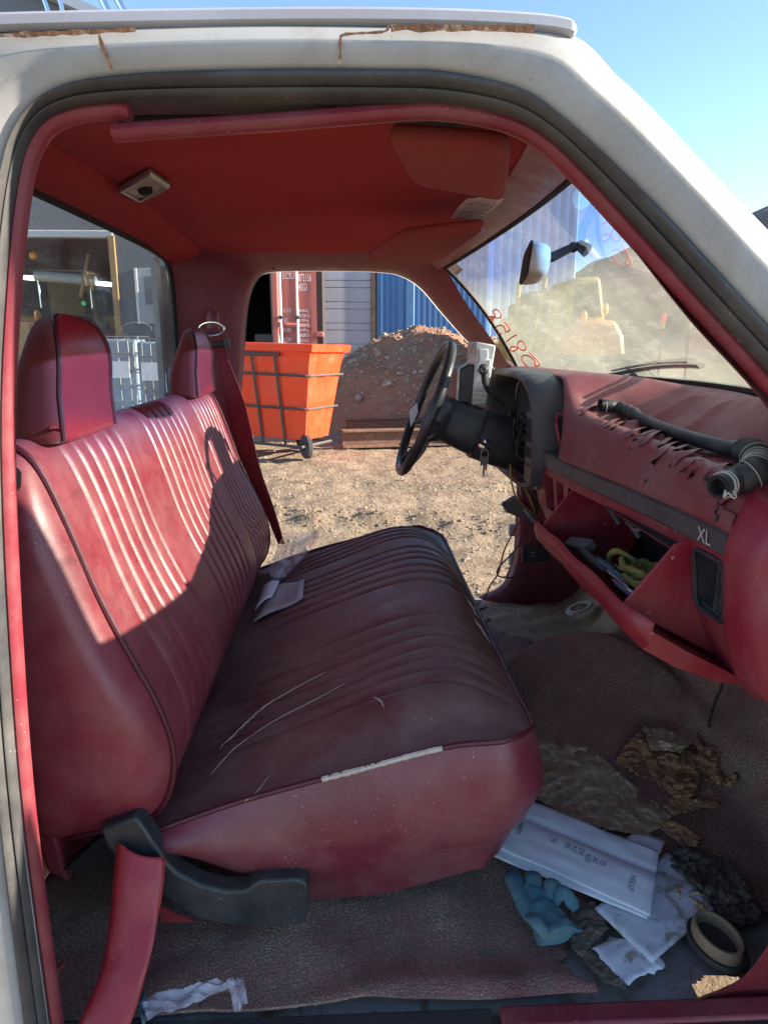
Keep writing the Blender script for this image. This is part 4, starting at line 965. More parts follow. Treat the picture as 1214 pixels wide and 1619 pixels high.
# --- cluster bezel and contents
def bez(k, n=44):
    a = 2 * math.pi * k / n; c_, s_ = math.cos(a), math.sin(a); e = .52
    return 1.935 + .315 * math.copysign(abs(c_) ** e, c_), 1.285 + .150 * math.copysign(abs(s_) ** e, s_)
rows = []
for k in range(44):
    y, z = bez(k); sl = (z - 1.285) * .16; cy, cz_ = 1.935, 1.285; r = []
    for dx, s in ((.075, 1.0), (.02, 1.0), (-.008, .985), (-.016, .95), (-.014, .90), (.0, .865), (.03, .85), (.075, .84)):
        r.append(Vector((.432 + dx - sl * .35, cy + (y - cy) * (1 - (1 - s) * .9), cz_ + (z - cz_) * s)))
    rows.append(r)
mb = MB(); mb.grid(rows, cv=True); bezel = mb.build('cluster_bezel', 'grey_plastic', truck, smooth=60)
mb = MB(); mb.poly([Vector((.505, 1.935 + (y - 1.935) * .86, 1.285 + (z - 1.285) * .85)) for y, z in [bez(k) for k in range(44)]]); mb.build('cluster_cavity', 'dark_void', bezel)
mb = MB(); mb.box((.436, 1.665, 1.155), (.45, 1.78, 1.335)); tp = mb.build('switch_panel', 'tan_panel', bezel, bevel=.006)
for (a, b, c_, d) in ((1.68, 1.755, 1.265, 1.325), (1.69, 1.72, 1.225, 1.25), (1.735, 1.765, 1.225, 1.25), (1.69, 1.75, 1.165, 1.21)):
    mb = MB(); mb.box((.432, a, c_), (.437, b, d)); mb.build('switch', 'black_plastic', bezel, bevel=.002)
mb = MB()
for k in range(14):
    p = Vector((.46, random.uniform(1.75, 2.0), random.uniform(1.23, 1.30))); mb.tube(catmull([p, p + Vector((-.03, random.uniform(-.03, .03), .03)), p + Vector((-.04, random.uniform(-.07, .07), -.01)), p + Vector((-.01, random.uniform(-.1, .1), -.03))], 4), .0028, 5)
o = mb.build('loose_wiring', 'wire_black', bezel); o['kind'] = 'stuff'
# lower dash under the cluster
mb = MB(); mb.grid([[Vector((.47, y, 1.25)), Vector((.468, y, 1.15)), Vector((.50, y, 1.06)), Vector((.56, y, 1.0))] for y in (1.655, 1.70, 1.76)]); mb.build('lower_dash', 'dash_red', dash)
mb = MB(); mb.tube([at(885, 845, Y=1.60), at(893, 848, Y=1.58)], .012, 8); mb.build('dash_knob', 'black_plastic', dash)
# --- steering column + wheel
ax = Vector((.93, 0, -.36)).normalized(); wc = Vector((.195, 1.93, 1.330)); upv = Vector((.36, 0, .93)).normalized(); yv = Vector((0, 1, 0))
def ring_at(d, ry, ru, n=20, du=0):
    c_ = wc + ax * d + upv * du; out = []
    for k in range(n):
        a = 2 * math.pi * k / n; c1, s1 = math.cos(a), math.sin(a); e = .6
        out.append(c_ + yv * ry * math.copysign(abs(c1) ** e, c1) + upv * ru * math.copysign(abs(s1) ** e, s1))
    return out
mb = MB(); mb.grid([ring_at(d, a, b, du=u) for d, a, b, u in ((.035, .030, .030, 0), (.045, .050, .050, 0), (.06, .058, .060, -.006), (.15, .060, .066, -.008), (.152, .056, .060, -.006), (.156, .056, .06, -.006), (.158, .066, .072, -.008), (.26, .066, .072, -.006), (.30, .06, .06, 0))], cu=True)
colm = mb.build('steering_column', 'black_plastic', truck, smooth=45)
rw = .180
mb = MB(); rim = [wc + yv * rw * math.cos(t) + upv * rw * math.sin(t) for t in [2 * math.pi * k / 56 for k in range(56)]]
mb.tube(rim, .0135, 12, closed=True); swh = mb.build('steering_wheel', 'wheel_leather', truck)
mb = MB()
hub = [wc + ax * .03]
rows = []
for d, s in ((-.005, .55), (-.008, .75), (.0, .95), (.02, 1.0), (.04, .9), (.05, .5)):
    rows.append([wc + ax * (d + .02) + yv * (.085 * s * math.copysign(abs(math.cos(a)) ** .7, math.cos(a))) + upv * (-.012 + .068 * s * math.copysign(abs(math.sin(a)) ** .7, math.sin(a))) for a in [2 * math.pi * k / 24 for k in range(24)]])
mb.grid(rows, cu=True); mb.f.append([k for k in range(24)]); mb.m.append(0)
mb.build('wheel_hub', 'wheel_leather', swh, smooth=50)
for ang in (R(200), R(-20), R(248), R(292)):
    e = wc + yv * rw * math.cos(ang) + upv * rw * math.sin(ang); b = wc + ax * .03 + (yv * .07 * math.cos(ang) + upv * .06 * math.sin(ang))
    mb = MB(); mb.tube(catmull([b, b.lerp(e, .5) + ax * .008, e], 4), [.017, .017, .016, .015, .014, .0135, .0125, .012, .011], 8, flat=.7); mb.build('wheel_spoke', 'wheel_leather', swh)
hp = at(655, 655, Y=1.96); mb = MB(); mb.poly([at(*p, Y=1.99) for p in ((647, 650), (659, 636), (661, 652), (649, 676))]); mb.build('horn_label', 'paper_white', swh)
# ignition and keys
kc = at(765, 704, Y=1.855)
mb = MB(); Mk = Matrix.Translation(kc) @ Matrix.Rotation(R(90), 4, 'X'); mb.lathe([(0, .012), (.012, .012), (.0165, .009), (.0175, .0), (.0175, -.03)], Mk, 20); ign = mb.build('ignition_lock', 'chrome', truck)
mb = MB(); mb.box((-.016, -.004, -.003), (.016, .004, .006), M=Matrix.Translation(kc + Vector((0, -.014, .002))) @ Matrix.Rotation(R(25), 4, 'Y')); mb.build('ignition_key', 'wire_black', ign, bevel=.001)
# gear lever
mb = MB(); pts = catmull([at(795, 640, Y=1.83), at(775, 622, Y=1.80), at(766, 605, Y=1.78), at(764, 588, Y=1.76)], 5); mb.tube(pts, .0065, 8); mb.ball(at(764, 584, Y=1.755), (.0135, .017, .0135), 8)
mb.build('shift_lever', 'black_plastic', truck)
mb = MB(); q = at(764, 584, Y=1.737); mb.lathe([(.003, .0), (.006, .0015), (.009, 0)], Matrix.Translation(q) @ Matrix.Rotation(R(90), 4, 'X'), 14); mb.build('knob_ring', 'grey_plastic', truck)
# fuse cover, door check hinges, wires, connector box on the far kick panel
mb = MB(); mb.prism([at(*p, Y=2.345) for p in ((824, 862), (866, 860), (868, 886), (824, 889))], (0, -.012, 0)); fc = mb.build('fuse_cover', 'black_plastic', fw, bevel=.003)
mb = MB(); [mb.poly([at(a_, b_, Y=2.3315) for a_, b_ in ((x_, y_), (x_ + w_, y_), (x_ + w_, y_ + 1.6), (x_, y_ + 1.6))]) for x_, y_, w_ in ((837, 873, 9), (838, 878, 6))]; o = mb.build('fuse_lettering', 'ink_grey', fw, smooth=0); o['kind'] = 'stuff'
for py in (838, 884):
    mb = MB(); p = at(810, py, Y=2.40); mb.box((p.x - .014, p.y - .01, p.z - .022), (p.x + .02, p.y + .01, p.z + .022)); mb.build('hinge_plate', 'cream_part', fw, bevel=.006)
mb = MB(); mb.tube(catmull([at(*p, Y=1.86) for p in ((845, 775), (838, 800), (815, 835), (797, 870), (788, 905), (775, 925), (765, 948))], 5), .0022, 6); mb.build('hanging_wire', 'wire_red', truck)
mb = MB(); mb.tube(catmull([at(*p, Y=1.9) for p in ((848, 790), (838, 825), (815, 868), (790, 895), (786, 908), (796, 913), (815, 913), (830, 908))], 5), .0022, 6); mb.build('hanging_wire', 'wire_black', truck)
for k, m_ in enumerate(('wire_yellow', 'wire_red', 'wire_black', 'wire_red', 'wire_yellow', 'wire_black', 'wire_black', 'wire_red')):
    x = 806 + k * 5; mb = MB(); mb.tube(catmull([at(x, 735 + k * 4, Y=1.84), at(x + 3 + 4 * math.sin(k), 765, Y=1.80 + .01 * k), at(x + 12, 790, Y=1.82), at(842 + k, 812, Y=1.86)], 5), .0024, 6); mb.build('hanging_wire', m_, truck)
mb = MB(); mb.prism([at(*p, Y=1.88) for p in ((800, 798), (815, 788), (851, 806), (840, 827), (800, 810))], (0, .04, 0)); mb.prism([at(*p, Y=1.875) for p in ((800, 805), (793, 800), (797, 794), (806, 796))], (0, .02, 0)); mb.build('wire_connector', 'grey_plastic', truck, bevel=.003)
mb = MB(); mb.tube(catmull([at(*p, Y=1.55) for p in ((828, 806), (842, 822), (858, 838), (868, 846))], 4), .0035, 6); mb.build('bracket_rod', 'tan_panel', truck)
mb = MB(); mb.tube(catmull([at(1144, 1062, Y=1.10), at(1140, 1085, Y=1.12), at(1128, 1115, Y=1.13), at(1120, 1150, Z=.70)], 5), .0026, 6); mb.build('hanging_wire', 'wire_black', truck)

# --- sun visors and label
def slab(mb, quad, th, n=8, r=.12, z=0):
    a, b, c_, d = quad; P = []
    for i in range(44):
        t = 2 * math.pi * i / 44; cx_, sx = math.cos(t), math.sin(t); e = .22
        u = .5 + .5 * math.copysign(abs(cx_) ** e, cx_); v = .5 + .5 * math.copysign(abs(sx) ** e, sx)
        P.append(a.lerp(b, u).lerp(d.lerp(c_, u), v))
    ctr = sum(P, Vector()) / len(P); nn = (b - a).cross(d - a).normalized(); nn = nn if nn.z < 0 else -nn
    mb.grid([[ctr + (p - ctr) * s + nn * h for p in P] for s, h in ((.2, 0), (.96, 0), (.99, th * .2), (1.0, th * .5), (.985, th * .85), (.95, th), (.5, th * 1.05), (.02, th * 1.05))], cu=True)
mb = MB(); slab(mb, [at(610, 190, Z=1.748), at(810, 207, Z=1.742), at(799, 298, Z=1.722), at(656, 270, Z=1.738)], .020); mb.build('sun_visor', 'visor', truck, smooth=60)
mb = MB(); slab(mb, [at(576, 400, Z=1.720), at(636, 360, Z=1.742), at(775, 342, Z=1.740), at(690, 406, Z=1.712)], .020); mb.build('sun_visor', 'visor', truck, smooth=60)
q = [at(712, 341, Z=1.772), at(738, 307, Z=1.777), at(797, 307, Z=1.762), at(765, 339, Z=1.757)]
mb = MB(); mb.grid([[q[0].lerp(q[3], i / 4).lerp(q[1].lerp(q[2], i / 4), j / 4) + Vector((0, 0, -.006 + .003 * math.sin(i * 2 + j))) for i in range(5)] for j in range(5)]); vl = mb.build('warning_label', 'label_paper', truck)
mb = MB()
for k in range(8):
    t = .12 + k * .1; a = q[0].lerp(q[3], t); b = q[1].lerp(q[2], t)
    s0 = .1; 
    while s0 < .85:
        s1 = s0 + random.uniform(.08, .3); s1 = min(s1, .9); w_ = (q[3] - q[0]) * .018
        p0, p1 = a.lerp(b, s0) + Vector((0, 0, -.0115)), a.lerp(b, s1) + Vector((0, 0, -.0115)); mb.poly([p0 - w_, p1 - w_, p1 + w_, p0 + w_]); s0 = s1 + .05
o = mb.build('label_print', 'ink', vl, smooth=0); o['kind'] = 'stuff'
# ================================================================== LOOSE THINGS IN THE CAB
def zf(x, y): return zfloor(x, y) + .020
def fl(px, py, z=.615, lift=0):
    p = at(px, py, Z=z)
    for _ in range(4): p = at(px, py, Z=zf(p.x, p.y) + lift)
    return p
def sheet(name, quad, mt, label, cat, nu=14, nv=14, wob=.004, wsc=14, seed=0, th=.0012, rag=0, lift=0, group=None, curl=0, tagit=True, parent=None):
    q = [fl(*p, lift=lift) if len(p) == 2 else Vector(p) for p in quad]; rows = []
    for j in range(nv + 1):
        r = []
        for i in range(nu + 1):
            u, v = i / nu, j / nv
            if rag:
                k = rag * (nz((u * 5, v * 5, seed), 1.3) * .7 + nz((u * 17, v * 17, seed), 1.0) * .5)
                eu, ev = min(u, 1 - u), min(v, 1 - v)
                u2 = u + k * max(0, 1 - eu * 5); v2 = v + rag * nz((u * 9, v * 9, seed + 5), 1.5) * max(0, 1 - ev * 5)
            else: u2, v2 = u, v
            p = q[0].lerp(q[1], u2).lerp(q[3].lerp(q[2], u2), v2)
            p = p + Vector((0, 0, wob * (1 + fbm((u * 3, v * 3, seed), wsc / 10, seed, 3)) + curl * (2 * u - 1) ** 2))
            r.append(p)
        rows.append(r)
    mb = MB(); mb.grid(rows); o = mb.build(name, mt, parent, smooth=60, solid=th)
    if tagit: tag(o, label, cat, group)
    return o, rows
def printlines(rows, mt, parent, lines, name='print', off=.0015):
    mb = MB(); n = len(rows) - 1; m = len(rows[0]) - 1
    def P(u, v):
        i = min(m - 1, max(0, int(u * m))); j = min(n - 1, max(0, int(v * n))); a = u * m - i; b = v * n - j
        p = rows[j][i].lerp(rows[j][i + 1], a).lerp(rows[j + 1][i].lerp(rows[j + 1][i + 1], a), b); return p + Vector((0, 0, off))
    for (u0, v0, u1, v1, h) in lines:
        k = max(1, int(math.hypot(u1 - u0, v1 - v0) / .06))
        for s in range(k):
            if random.random() < .14: continue
            a, b = (s + .05) / k, (s + .9) / k
            du, dv = (u1 - u0), (v1 - v0); L = math.hypot(du, dv) + 1e-9; nu_, nv_ = -dv / L * h, du / L * h
            ua, va, ub, vb = u0 + du * a, v0 + dv * a, u0 + du * b, v0 + dv * b
            mb.poly([P(ua - nu_, va - nv_), P(ub - nu_, vb - nv_), P(ub + nu_, vb + nv_), P(ua + nu_, va + nv_)])
    o = mb.build(name, mt, parent, smooth=0); o['kind'] = 'stuff'; return o
# torn mat backing and underlay
def inside(P, x, y):
    c_ = False; n = len(P)
    for i in range(n):
        (x0, y0), (x1, y1) = P[i], P[(i + 1) % n]
        if (y0 > y) != (y1 > y) and x < (x1 - x0) * (y - y0) / (y1 - y0) + x0: c_ = not c_
    return c_
def traced(name, poly, mt, label, seed, base, amp, slope=(0, 0), st=2.0, cat='debris', th=.0025):
    """a torn sheet with its traced outline; it stands base..base+amp above the floor, tilted by slope"""
    x0, x1 = min(p[0] for p in poly) - 3, max(p[0] for p in poly) + 3; y0, y1 = min(p[1] for p in poly) - 3, max(p[1] for p in poly) + 3
    nx_, ny_ = int((x1 - x0) / st), int((y1 - y0) / st); rows = []; cxp, cyp = (x0 + x1) / 2, (y0 + y1) / 2
    for j in range(ny_ + 1):
        r = []
        for i in range(nx_ + 1):
            x, y = x0 + i * st, y0 + j * st
            cr = abs(nz((x * .030, y * .045, seed), 1, 3)) + .6 * abs(nz((x * .07, y * .10, seed), 1, 8))
            h = base + slope[0] * (x - cxp) + slope[1] * (y - cyp) + amp * (.8 * nz((x * .016, y * .022, seed), 1, 1) - 1.0 * cr + .25 * abs(nz((x * .16, y * .2, seed), 1, 5)) + .06 * nz((x * .3, y * .3, seed), 1))
            r.append(fl(x, y, lift=max(.002, h)))
        rows.append(r)
    mb = MB(); mb.grid(rows, skip=lambda j, i: not inside(poly, x0 + (i + .5) * st + 3.2 * nz((i * .35, j * .35, seed), 1) + 1.5 * nz((i * 1.3, j * 1.3, seed), 1), y0 + (j + .5) * st + 3.2 * nz((i * .35, j * .35, seed + 7), 1)))
    o = mb.build(name, mt, None, smooth=32, solid=th); tag(o, label, cat); return o
traced('torn_backing', [(812, 1185), (835, 1218), (850, 1262), (880, 1282), (960, 1312), (1022, 1322), (1062, 1292), (1040, 1272), (990, 1232), (958, 1202), (905, 1162), (868, 1122), (828, 1114)], 'backing_grey', 'flat tan brown torn mat backing lying beside the seat front', 3, .008, .010)
def z6(x, y): return (960 + x / 4.78, 1050 + y / 4.78)
traced('torn_backing', [z6(*p) for p in ((480, 1140), (560, 1130), (700, 1080), (840, 1090), (850, 1040), (760, 935), (640, 925), (560, 960), (420, 1060))], 'backing', 'ragged brown strip below the heap', 37, .010, .014)
traced('torn_backing', [z6(*p) for p in ((60, 740), (100, 650), (260, 480), (330, 620), (560, 640), (690, 680), (700, 850), (660, 980), (560, 1060), (420, 935), (380, 885), (250, 850), (150, 790))], 'backing', 'large dark brown crumpled sheet, leftmost of the heap', 11, .034, .030, (.0001, -.0003))
traced('torn_backing', [z6(*p) for p in ((710, 445), (800, 490), (900, 550), (950, 660), (930, 690), (960, 790), (985, 870), (930, 918), (800, 900), (640, 830), (650, 690), (690, 650), (655, 590))], 'backing', 'orange brown curled sheet at the right of the heap', 31, .046, .026, (.0002, -.0004))
traced('torn_backing', [z6(*p) for p in ((270, 472), (430, 488), (640, 580), (560, 660), (330, 642))], 'backing_grey', 'small grey white flap on top of the brown heap', 23, .058, .012)
traced('torn_backing', [z6(*p) for p in ((365, 1200), (500, 1185), (620, 1245), (705, 1320), (650, 1388), (560, 1372), (440, 1275))], 'backing', 'folded brown strip pointing at the dark underlay', 41, .014, .012)
traced('underlay', [(1050, 1345), (1078, 1340), (1152, 1363), (1184, 1405), (1206, 1447), (1172, 1468), (1137, 1447), (1105, 1402), (1057, 1367)], 'jute', 'dark fibrous underlay wad beside the oval grommet', 43, .016, .026, st=1.6, th=.006)
traced('underlay', [(900, 1440), (938, 1424), (960, 1468), (930, 1500), (992, 1562), (955, 1553), (905, 1500)], 'jute', 'dark fibrous underlay along the torn mat edge', 47, .006, .008, st=1.6, th=.004)
traced('underlay', [(1065, 1398), (1124, 1418), (1114, 1447), (1076, 1428)], 'backing_grey', 'tan splintered underlay strip above the booklet corner', 53, .014, .010, st=1.6)
# papers
o, rows = sheet('booklet', [(940, 1440), (1055, 1350), (1128, 1440), (1030, 1524)], 'paper_dirty', 'dirty printed booklet half under the white papers', 'booklet', 16, 16, .003, 14, 5, .004, .0, .006)
printlines(rows, 'ink', o, [(.06 + .05 * k, .97, .06 + .05 * k, .97 - random.uniform(.3, .5), .006) for k in range(11)] + [(.62 + .06 * k, .08, .62 + .06 * k, .08 + random.uniform(.2, .4), .006) for k in range(5)])
sheet('paper_scrap', [(935, 1500), (1015, 1470), (1050, 1530), (985, 1560)], 'paper_dirty', 'stained grey paper scrap under the booklet corner', 'paper', 10, 10, .003, 14, 8, .001, .12, .002)
sheet('paper_scrap', [(975, 1345), (1000, 1318), (1050, 1330), (1035, 1375)], 'paper_white', 'bluish paper corner sticking out behind the folded papers', 'paper', 8, 8, .004, 10, 9, .001, .04, .018)
def folded(quad, crease, lift, seed, mt='paper_white'):
    q = [fl(*p, lift=lift) for p in quad]; rows = []
    n, m = 28, 24
    for j in range(n + 1):
        v = j / n; h = .010 - .0085 * math.exp(-abs(v - crease) / .05) + .004 * (1 - v) + .003 * math.sin(math.pi * v)
        rows.append([q[0].lerp(q[1], i / m).lerp(q[3].lerp(q[2], i / m), v) + Vector((0, 0, h + .0025 * nz((i * .3, j * .3, seed), .8))) for i in range(m + 1)])
    return rows
rows0 = folded([(792, 1262), (1030, 1372), (1022, 1462), (755, 1352)], .35, .010, 2)
mb = MB(); mb.grid(rows0); tag(mb.build('paper_sheet', 'paper_white', None, solid=.0012), 'lower white sheet of the folded papers, edge showing', 'paper', None)
rows1 = folded([(786, 1255), (1040, 1358), (1026, 1456), (754, 1334)], .34, .016, 3)
mb = MB(); mb.grid(rows1); o = mb.build('paper_sheet', 'paper_white', None, solid=.001); tag(o, 'bright white creased paper with small print on the floor', 'paper')
mb = MB()
for u, v, s in ((.24, .47, 'PARTS'), (.17, .44, 'R DE'), (.20, .44, 'LE'), (.42, .52, 'TE'), (.52, .50, 'RE'), (.55, .51, 'NS'), (.60, .53, 'DE'), (.64, .54, 'RES'), (.68, .54, 'AS'), (.72, .54, 'TE'), (.88, .60, 'YES.LP')):
    i, j = int(u * 24), int(v * 28); p = rows1[j][i] + Vector((0, 0, .0018)); xd = rows1[min(28, j + 5)][i] - rows1[j][i]; yd = rows1[j][min(24, i + 2)] - rows1[j][i]
    text_into(mb, s, p, xd, yd, .013)
o2 = mb.build('print', 'ink', o, smooth=0); o2['kind'] = 'stuff'
# glove: palm and fingers laid flat, crumpled
def glove():
    g0 = fl(842, 1437); bx = (fl(880, 1490) - fl(800, 1385)); L = bx.length; bx.normalize(); by = Vector((-bx.y, bx.x, 0))
    def G(a, b, h): return g0 + bx * a * L + by * b * L + Vector((0, 0, h))
    mb = MB(); rows = []
    for i in range(15):
        s = i / 14; a = lerp(-.12, .5, s); wd = lerp(.17, .25, s) * (1 + .10 * math.sin(s * 7)); rows.append([G(a + .03 * math.sin(t * 3), wd * math.cos(t), .012 + .016 * math.sin(t) * (1 if math.sin(t) > 0 else .4) + .007 * fbm((a * 8, math.cos(t) * 2, math.sin(t)), 1.2, 3, 2)) for t in [2 * math.pi * k / 24 for k in range(24)]])
    mb.grid(rows, cu=True)
    for k in (0, 14): mb.f.append([k * 24 + j for j in range(24)]); mb.m.append(0)
    return mb, G
mb, G = glove()
gl = mb.build('rubber_glove', 'nitrile', None, smooth=50); tag(gl, 'crumpled blue rubber glove lying below the white papers', 'glove')
for k, (pa, pb, pc, r) in enumerate((((-.05, -.10), (-.28, -.06), (-.46, .02), .015), ((-.02, .03), (-.22, .14), (-.34, .22), .014), ((.05, .14), (-.06, .28), (-.12, .36), .012), ((.1, .2), (.12, .30), (.26, .36), .011), ((.2, -.15), (.38, -.22), (.48, -.12), .012))):
    mb = MB(); pts = catmull([G(*pa, .018), G(*pb, .020 + .004 * k), G(*pc, .014)], 6); mb.tube(pts, [r * (1 + .06 * math.sin(i * 1.1 + k)) * (1 if i < len(pts) - 2 else .75) for i in range(len(pts))], 10, flat=.55); mb.build('finger', 'nitrile', gl)
# oval rubber grommet
gc = fl(1131, 1500); ga = fl(1160, 1535) - fl(1105, 1465); ga = ga.normalized(); gb = Vector((-ga.y, ga.x, 0)); Rg = (fl(1165, 1540) - fl(1100, 1462)).length / 2
def oval(s, h, k=36): return [gc + ga * Rg * s * math.cos(t) * 1.0 + gb * Rg * (s - .30) * math.sin(t) + Vector((0, 0, h)) for t in [2 * math.pi * i / k for i in range(k)]]
gr = thing('rubber_grommet', 'oval tan and black rubber grommet lying near the door sill', 'grommet', gc)
mb = MB(); mb.grid([oval(s, h) for s, h in ((1.12, .002), (1.16, .008), (1.10, .014), (.98, .013))], cu=True); mb.build('flange', 'grommet_black', gr)
mb = MB(); mb.grid([oval(s, h) for s, h in ((.98, .012), (.97, .026), (.93, .031), (.85, .031), (.82, .026), (.80, .012))], cu=True); mb.build('collar', 'tan_rubber', gr)
mb = MB(); mb.poly(oval(.82, .013)); mb.build('web', 'grommet_black', gr)
# items by the near sill
o, rows = sheet('plastic_wrapper', [(222, 1590), (330, 1560), (385, 1560), (235, 1625)], 'bag_plastic', 'clear twisted plastic wrapper on the floor by the torn strap', 'wrapper', 26, 8, .010, 14, 21, .0006, .03, .004)
o, rows = sheet('wrapper_end', [(360, 1560), (385, 1553), (392, 1590), (372, 1608)], 'bag_plastic', '', '', 6, 6, .010, 10, 22, .0006, .04, .012, tagit=False, parent=o)
sheet('blue_tissue', [(222, 1600), (228, 1572), (236, 1600), (228, 1640)], 'nitrile', 'blue plastic scrap sticking out behind the torn red strap', 'scrap', 6, 8, .008, 8, 27, .001, .03, .0)
mb = MB(); mb.tube([fl(84, 1540), fl(100, 1525)], .004, 8); tag(mb.build('plastic_stick', 'strap_red', None), 'small red plastic stick on the dark floor behind the seat', 'stick')
mb = MB(); mb.grid([[at(35 + 4 * i, 1172 + 5 * j, Y=.955) + Vector((0, .006 * nz((i, j, 0), .9), 0)) for i in range(5)] for j in range(5)], skip=lambda i, j: i + j > 5); tag(mb.build('paper_scrap', 'paper_white', None, solid=.001), 'white paper scrap wedged behind the seat back', 'paper')
# things on the seat
def onseat(px, py, lift=.004):
    p = at(px, py, Z=.87)
    for _ in range(8):
        f = max(0, min(1, (p.x + .315) / (xw(p.y) + .315))); p = at(px, py, Z=ztop(f, p.y) + lift)
    return p
b = [onseat(401, 983, .01), onseat(478, 945, .010), onseat(481, 916, .012), onseat(430, 930, .02)]
bk = thing('log_book', 'open grey booklet lying against the backrest on the seat', 'booklet', sum(b, Vector()) / 4)
mb = MB(); mb.grid([[b[0].lerp(b[1], i / 6).lerp(b[3].lerp(b[2], i / 6), j / 6) + Vector((0, 0, .004 * math.sin(i))) for i in range(7)] for j in range(7)]); cov = mb.build('cover', 'paper_card', bk, solid=.004)
rows = [[b[0].lerp(b[1], i / 6).lerp(b[3].lerp(b[2], i / 6), j / 6) + Vector((0, 0, .005 + .004 * math.sin(i))) for i in range(7)] for j in range(7)]
printlines(rows, 'ink_grey', bk, [(.55 + .06 * k, .1, .55 + .06 * k, .9, .010) for k in range(6)], off=.001)
pg = [onseat(404, 970, .014), onseat(430, 950, .022), onseat(442, 925, .022), onseat(418, 932, .03)]
mb = MB(); mb.grid([[pg[0].lerp(pg[1], i / 6).lerp(pg[3].lerp(pg[2], i / 6), j / 6) + Vector((0, 0, .010 + .008 * math.sin(math.pi * i / 6))) for i in range(7)] for j in range(7)]); mb.build('curled_page', 'paper_white', bk, solid=.002)
mb = MB(); mb.tube([onseat(404, 974, .012), onseat(411, 960, .014)], .003, 8); mb.build('pen_clip', 'chrome', bk)
# clear bag
def bagrow():
    rows = []
    prof = [((430, 918), (447, 915), .93), ((424, 900), (458, 905), 1.0), ((432, 880), (470, 893), 1.0), ((440, 862), (482, 878), 1.0), ((447, 848), (500, 862), 1.0), ((455, 843), (502, 845), 1.0)]
    for j, (l, r, s) in enumerate(prof):
        row = []
        for i in range(13):
            t = i / 12; p = onseat(lerp(l[0], r[0], t), lerp(l[1], r[1], t) + 10, .015); 
            q = at(lerp(l[0], r[0], t), lerp(l[1], r[1], t), Y=p.y); q += Vector((0, -.03 * math.sin(math.pi * t) + .02 * nz((i * .6, j * .8, 0), 1.1), .006 * nz((i * 1.1, j, 4), 1)))
            row.append(q)
        rows.append(row)
    return rows
mb = MB(); br_ = bagrow(); mb.grid(br_); mb.grid([[p + Vector((.004, .05, .004 * nz((i, j, 0), 1.3))) for i, p in enumerate(r)] for j, r in enumerate(br_)])
tag(mb.build('plastic_bag', 'bag_plastic', None, smooth=25), 'crumpled clear plastic bag at the far end of the seat', 'bag')
mb = MB(); mb.prism([onseat(*p, .012) for p in ((427, 908), (447, 901), (452, 912), (430, 914))], (0, 0, .006)); tag(mb.build('paper_scrap', 'paper_white', None), 'folded white paper below the clear plastic bag', 'paper')
# hose along the dash
def ondash(px, py, lift):
    d = ray(px, py).normalized(); o = Vector((0, 0, CZ)); best = None
    y = .86
    while y < 1.68:
        for p in dense(y)[3 * ksub:11 * ksub:2]:
            q = p + Vector((0, 0, lift)); r = (q - o) - d * (q - o).dot(d)
            if best is None or r.length < best[0]: best = (r.length, q)
        y += .01
    k = (best[1] - o).dot(d); return o + d * k
# splits in the dashboard vinyl: dark foam lines with a curled lip
def dash_crack(chain, big, k):
    P = catmull([ondash(*p, .0012) for p in chain], 5); n = len(P); rows = []; lip = []
    for i, p in enumerate(P):
        t = (P[min(n - 1, i + 1)] - P[max(0, i - 1)]).normalized(); nn = Vector((-.55, 0, .83)); s_ = t.cross(nn).normalized()
        e = math.sin(math.pi * min(1, (i + .25) / (n - .5))) ** .6; wd = (.0080 if big else .0036) * e * (.6 + .7 * abs(nz((i * .6, k, 0), 1, 2)) + .2 * random.random())
        rows.append([p - s_ * wd, p + nn * .0004, p + s_ * wd * .8])
        lip.append([p + s_ * wd * .7, p + s_ * (wd * .5) + nn * .0045 * e, p + s_ * (wd + .0035) + nn * .0028 * e, p + s_ * (wd + .009) - nn * .0006])
    mb = MB(); mb.grid(rows); mb.build('vinyl_split', 'dark_void', dash, smooth=0)
    mb = MB(); mb.grid(lip); mb.build('curled_vinyl', 'dash_pad', dash, smooth=60)
for k, c_ in enumerate(CR): dash_crack(c_, k in (0, 7, 9), k)
hp = [(948, 640), (962, 641), (980, 644), (1010, 660), (1050, 678), (1100, 695), (1140, 706), (1165, 709), (1188, 716), (1198, 732), (1190, 748), (1165, 760), (1150, 764), (1134, 770)]
HP = catmull([ondash(*p, .017) for p in hp[:-2]] + [at(1150, 764, X=.477), at(1134, 770, X=.457)], 8)
hs = thing('rubber_hose', 'black corrugated rubber hose lying across the cracked dashboard', 'hose', HP[len(HP) // 2])
mb = MB(); N_ = len(HP); rad = []
Ls = [0]
for a, c_ in zip(HP[:-1], HP[1:]): Ls.append(Ls[-1] + (c_ - a).length)
T_ = Ls[-1]; fine = []; rr_ = []
for k in range(560):
    s = T_ * k / 559; i = max(0, min(N_ - 2, next((j for j in range(N_ - 1) if Ls[j + 1] >= s), N_ - 2))); t = (s - Ls[i]) / max(1e-6, Ls[i + 1] - Ls[i]); fine.append(HP[i].lerp(HP[i + 1], t)); q = s / T_
    base = interp([0, .06, .12, .16, .6, .62, .66, .93, .95, 1], [.0125, .0125, .0145, .0115, .0120, .0135, .0190, .0190, .0155, .0155], q)
    if .64 < q < .93: base += .0022 * math.cos(q * T_ / .0085 * 2 * math.pi)
    if .06 < q < .13: base += .0012 * math.cos(q * 210)
    rr_.append(base)
mb.tube(fine, rr_, 16, caps=False); mb.build('hose_body', 'hose_black', hs, smooth=70)
dirn = (fine[-1] - fine[-8]).normalized()
mb = MB(); a = dirn.orthogonal().normalized(); b2 = dirn.cross(a); e = fine[-1]
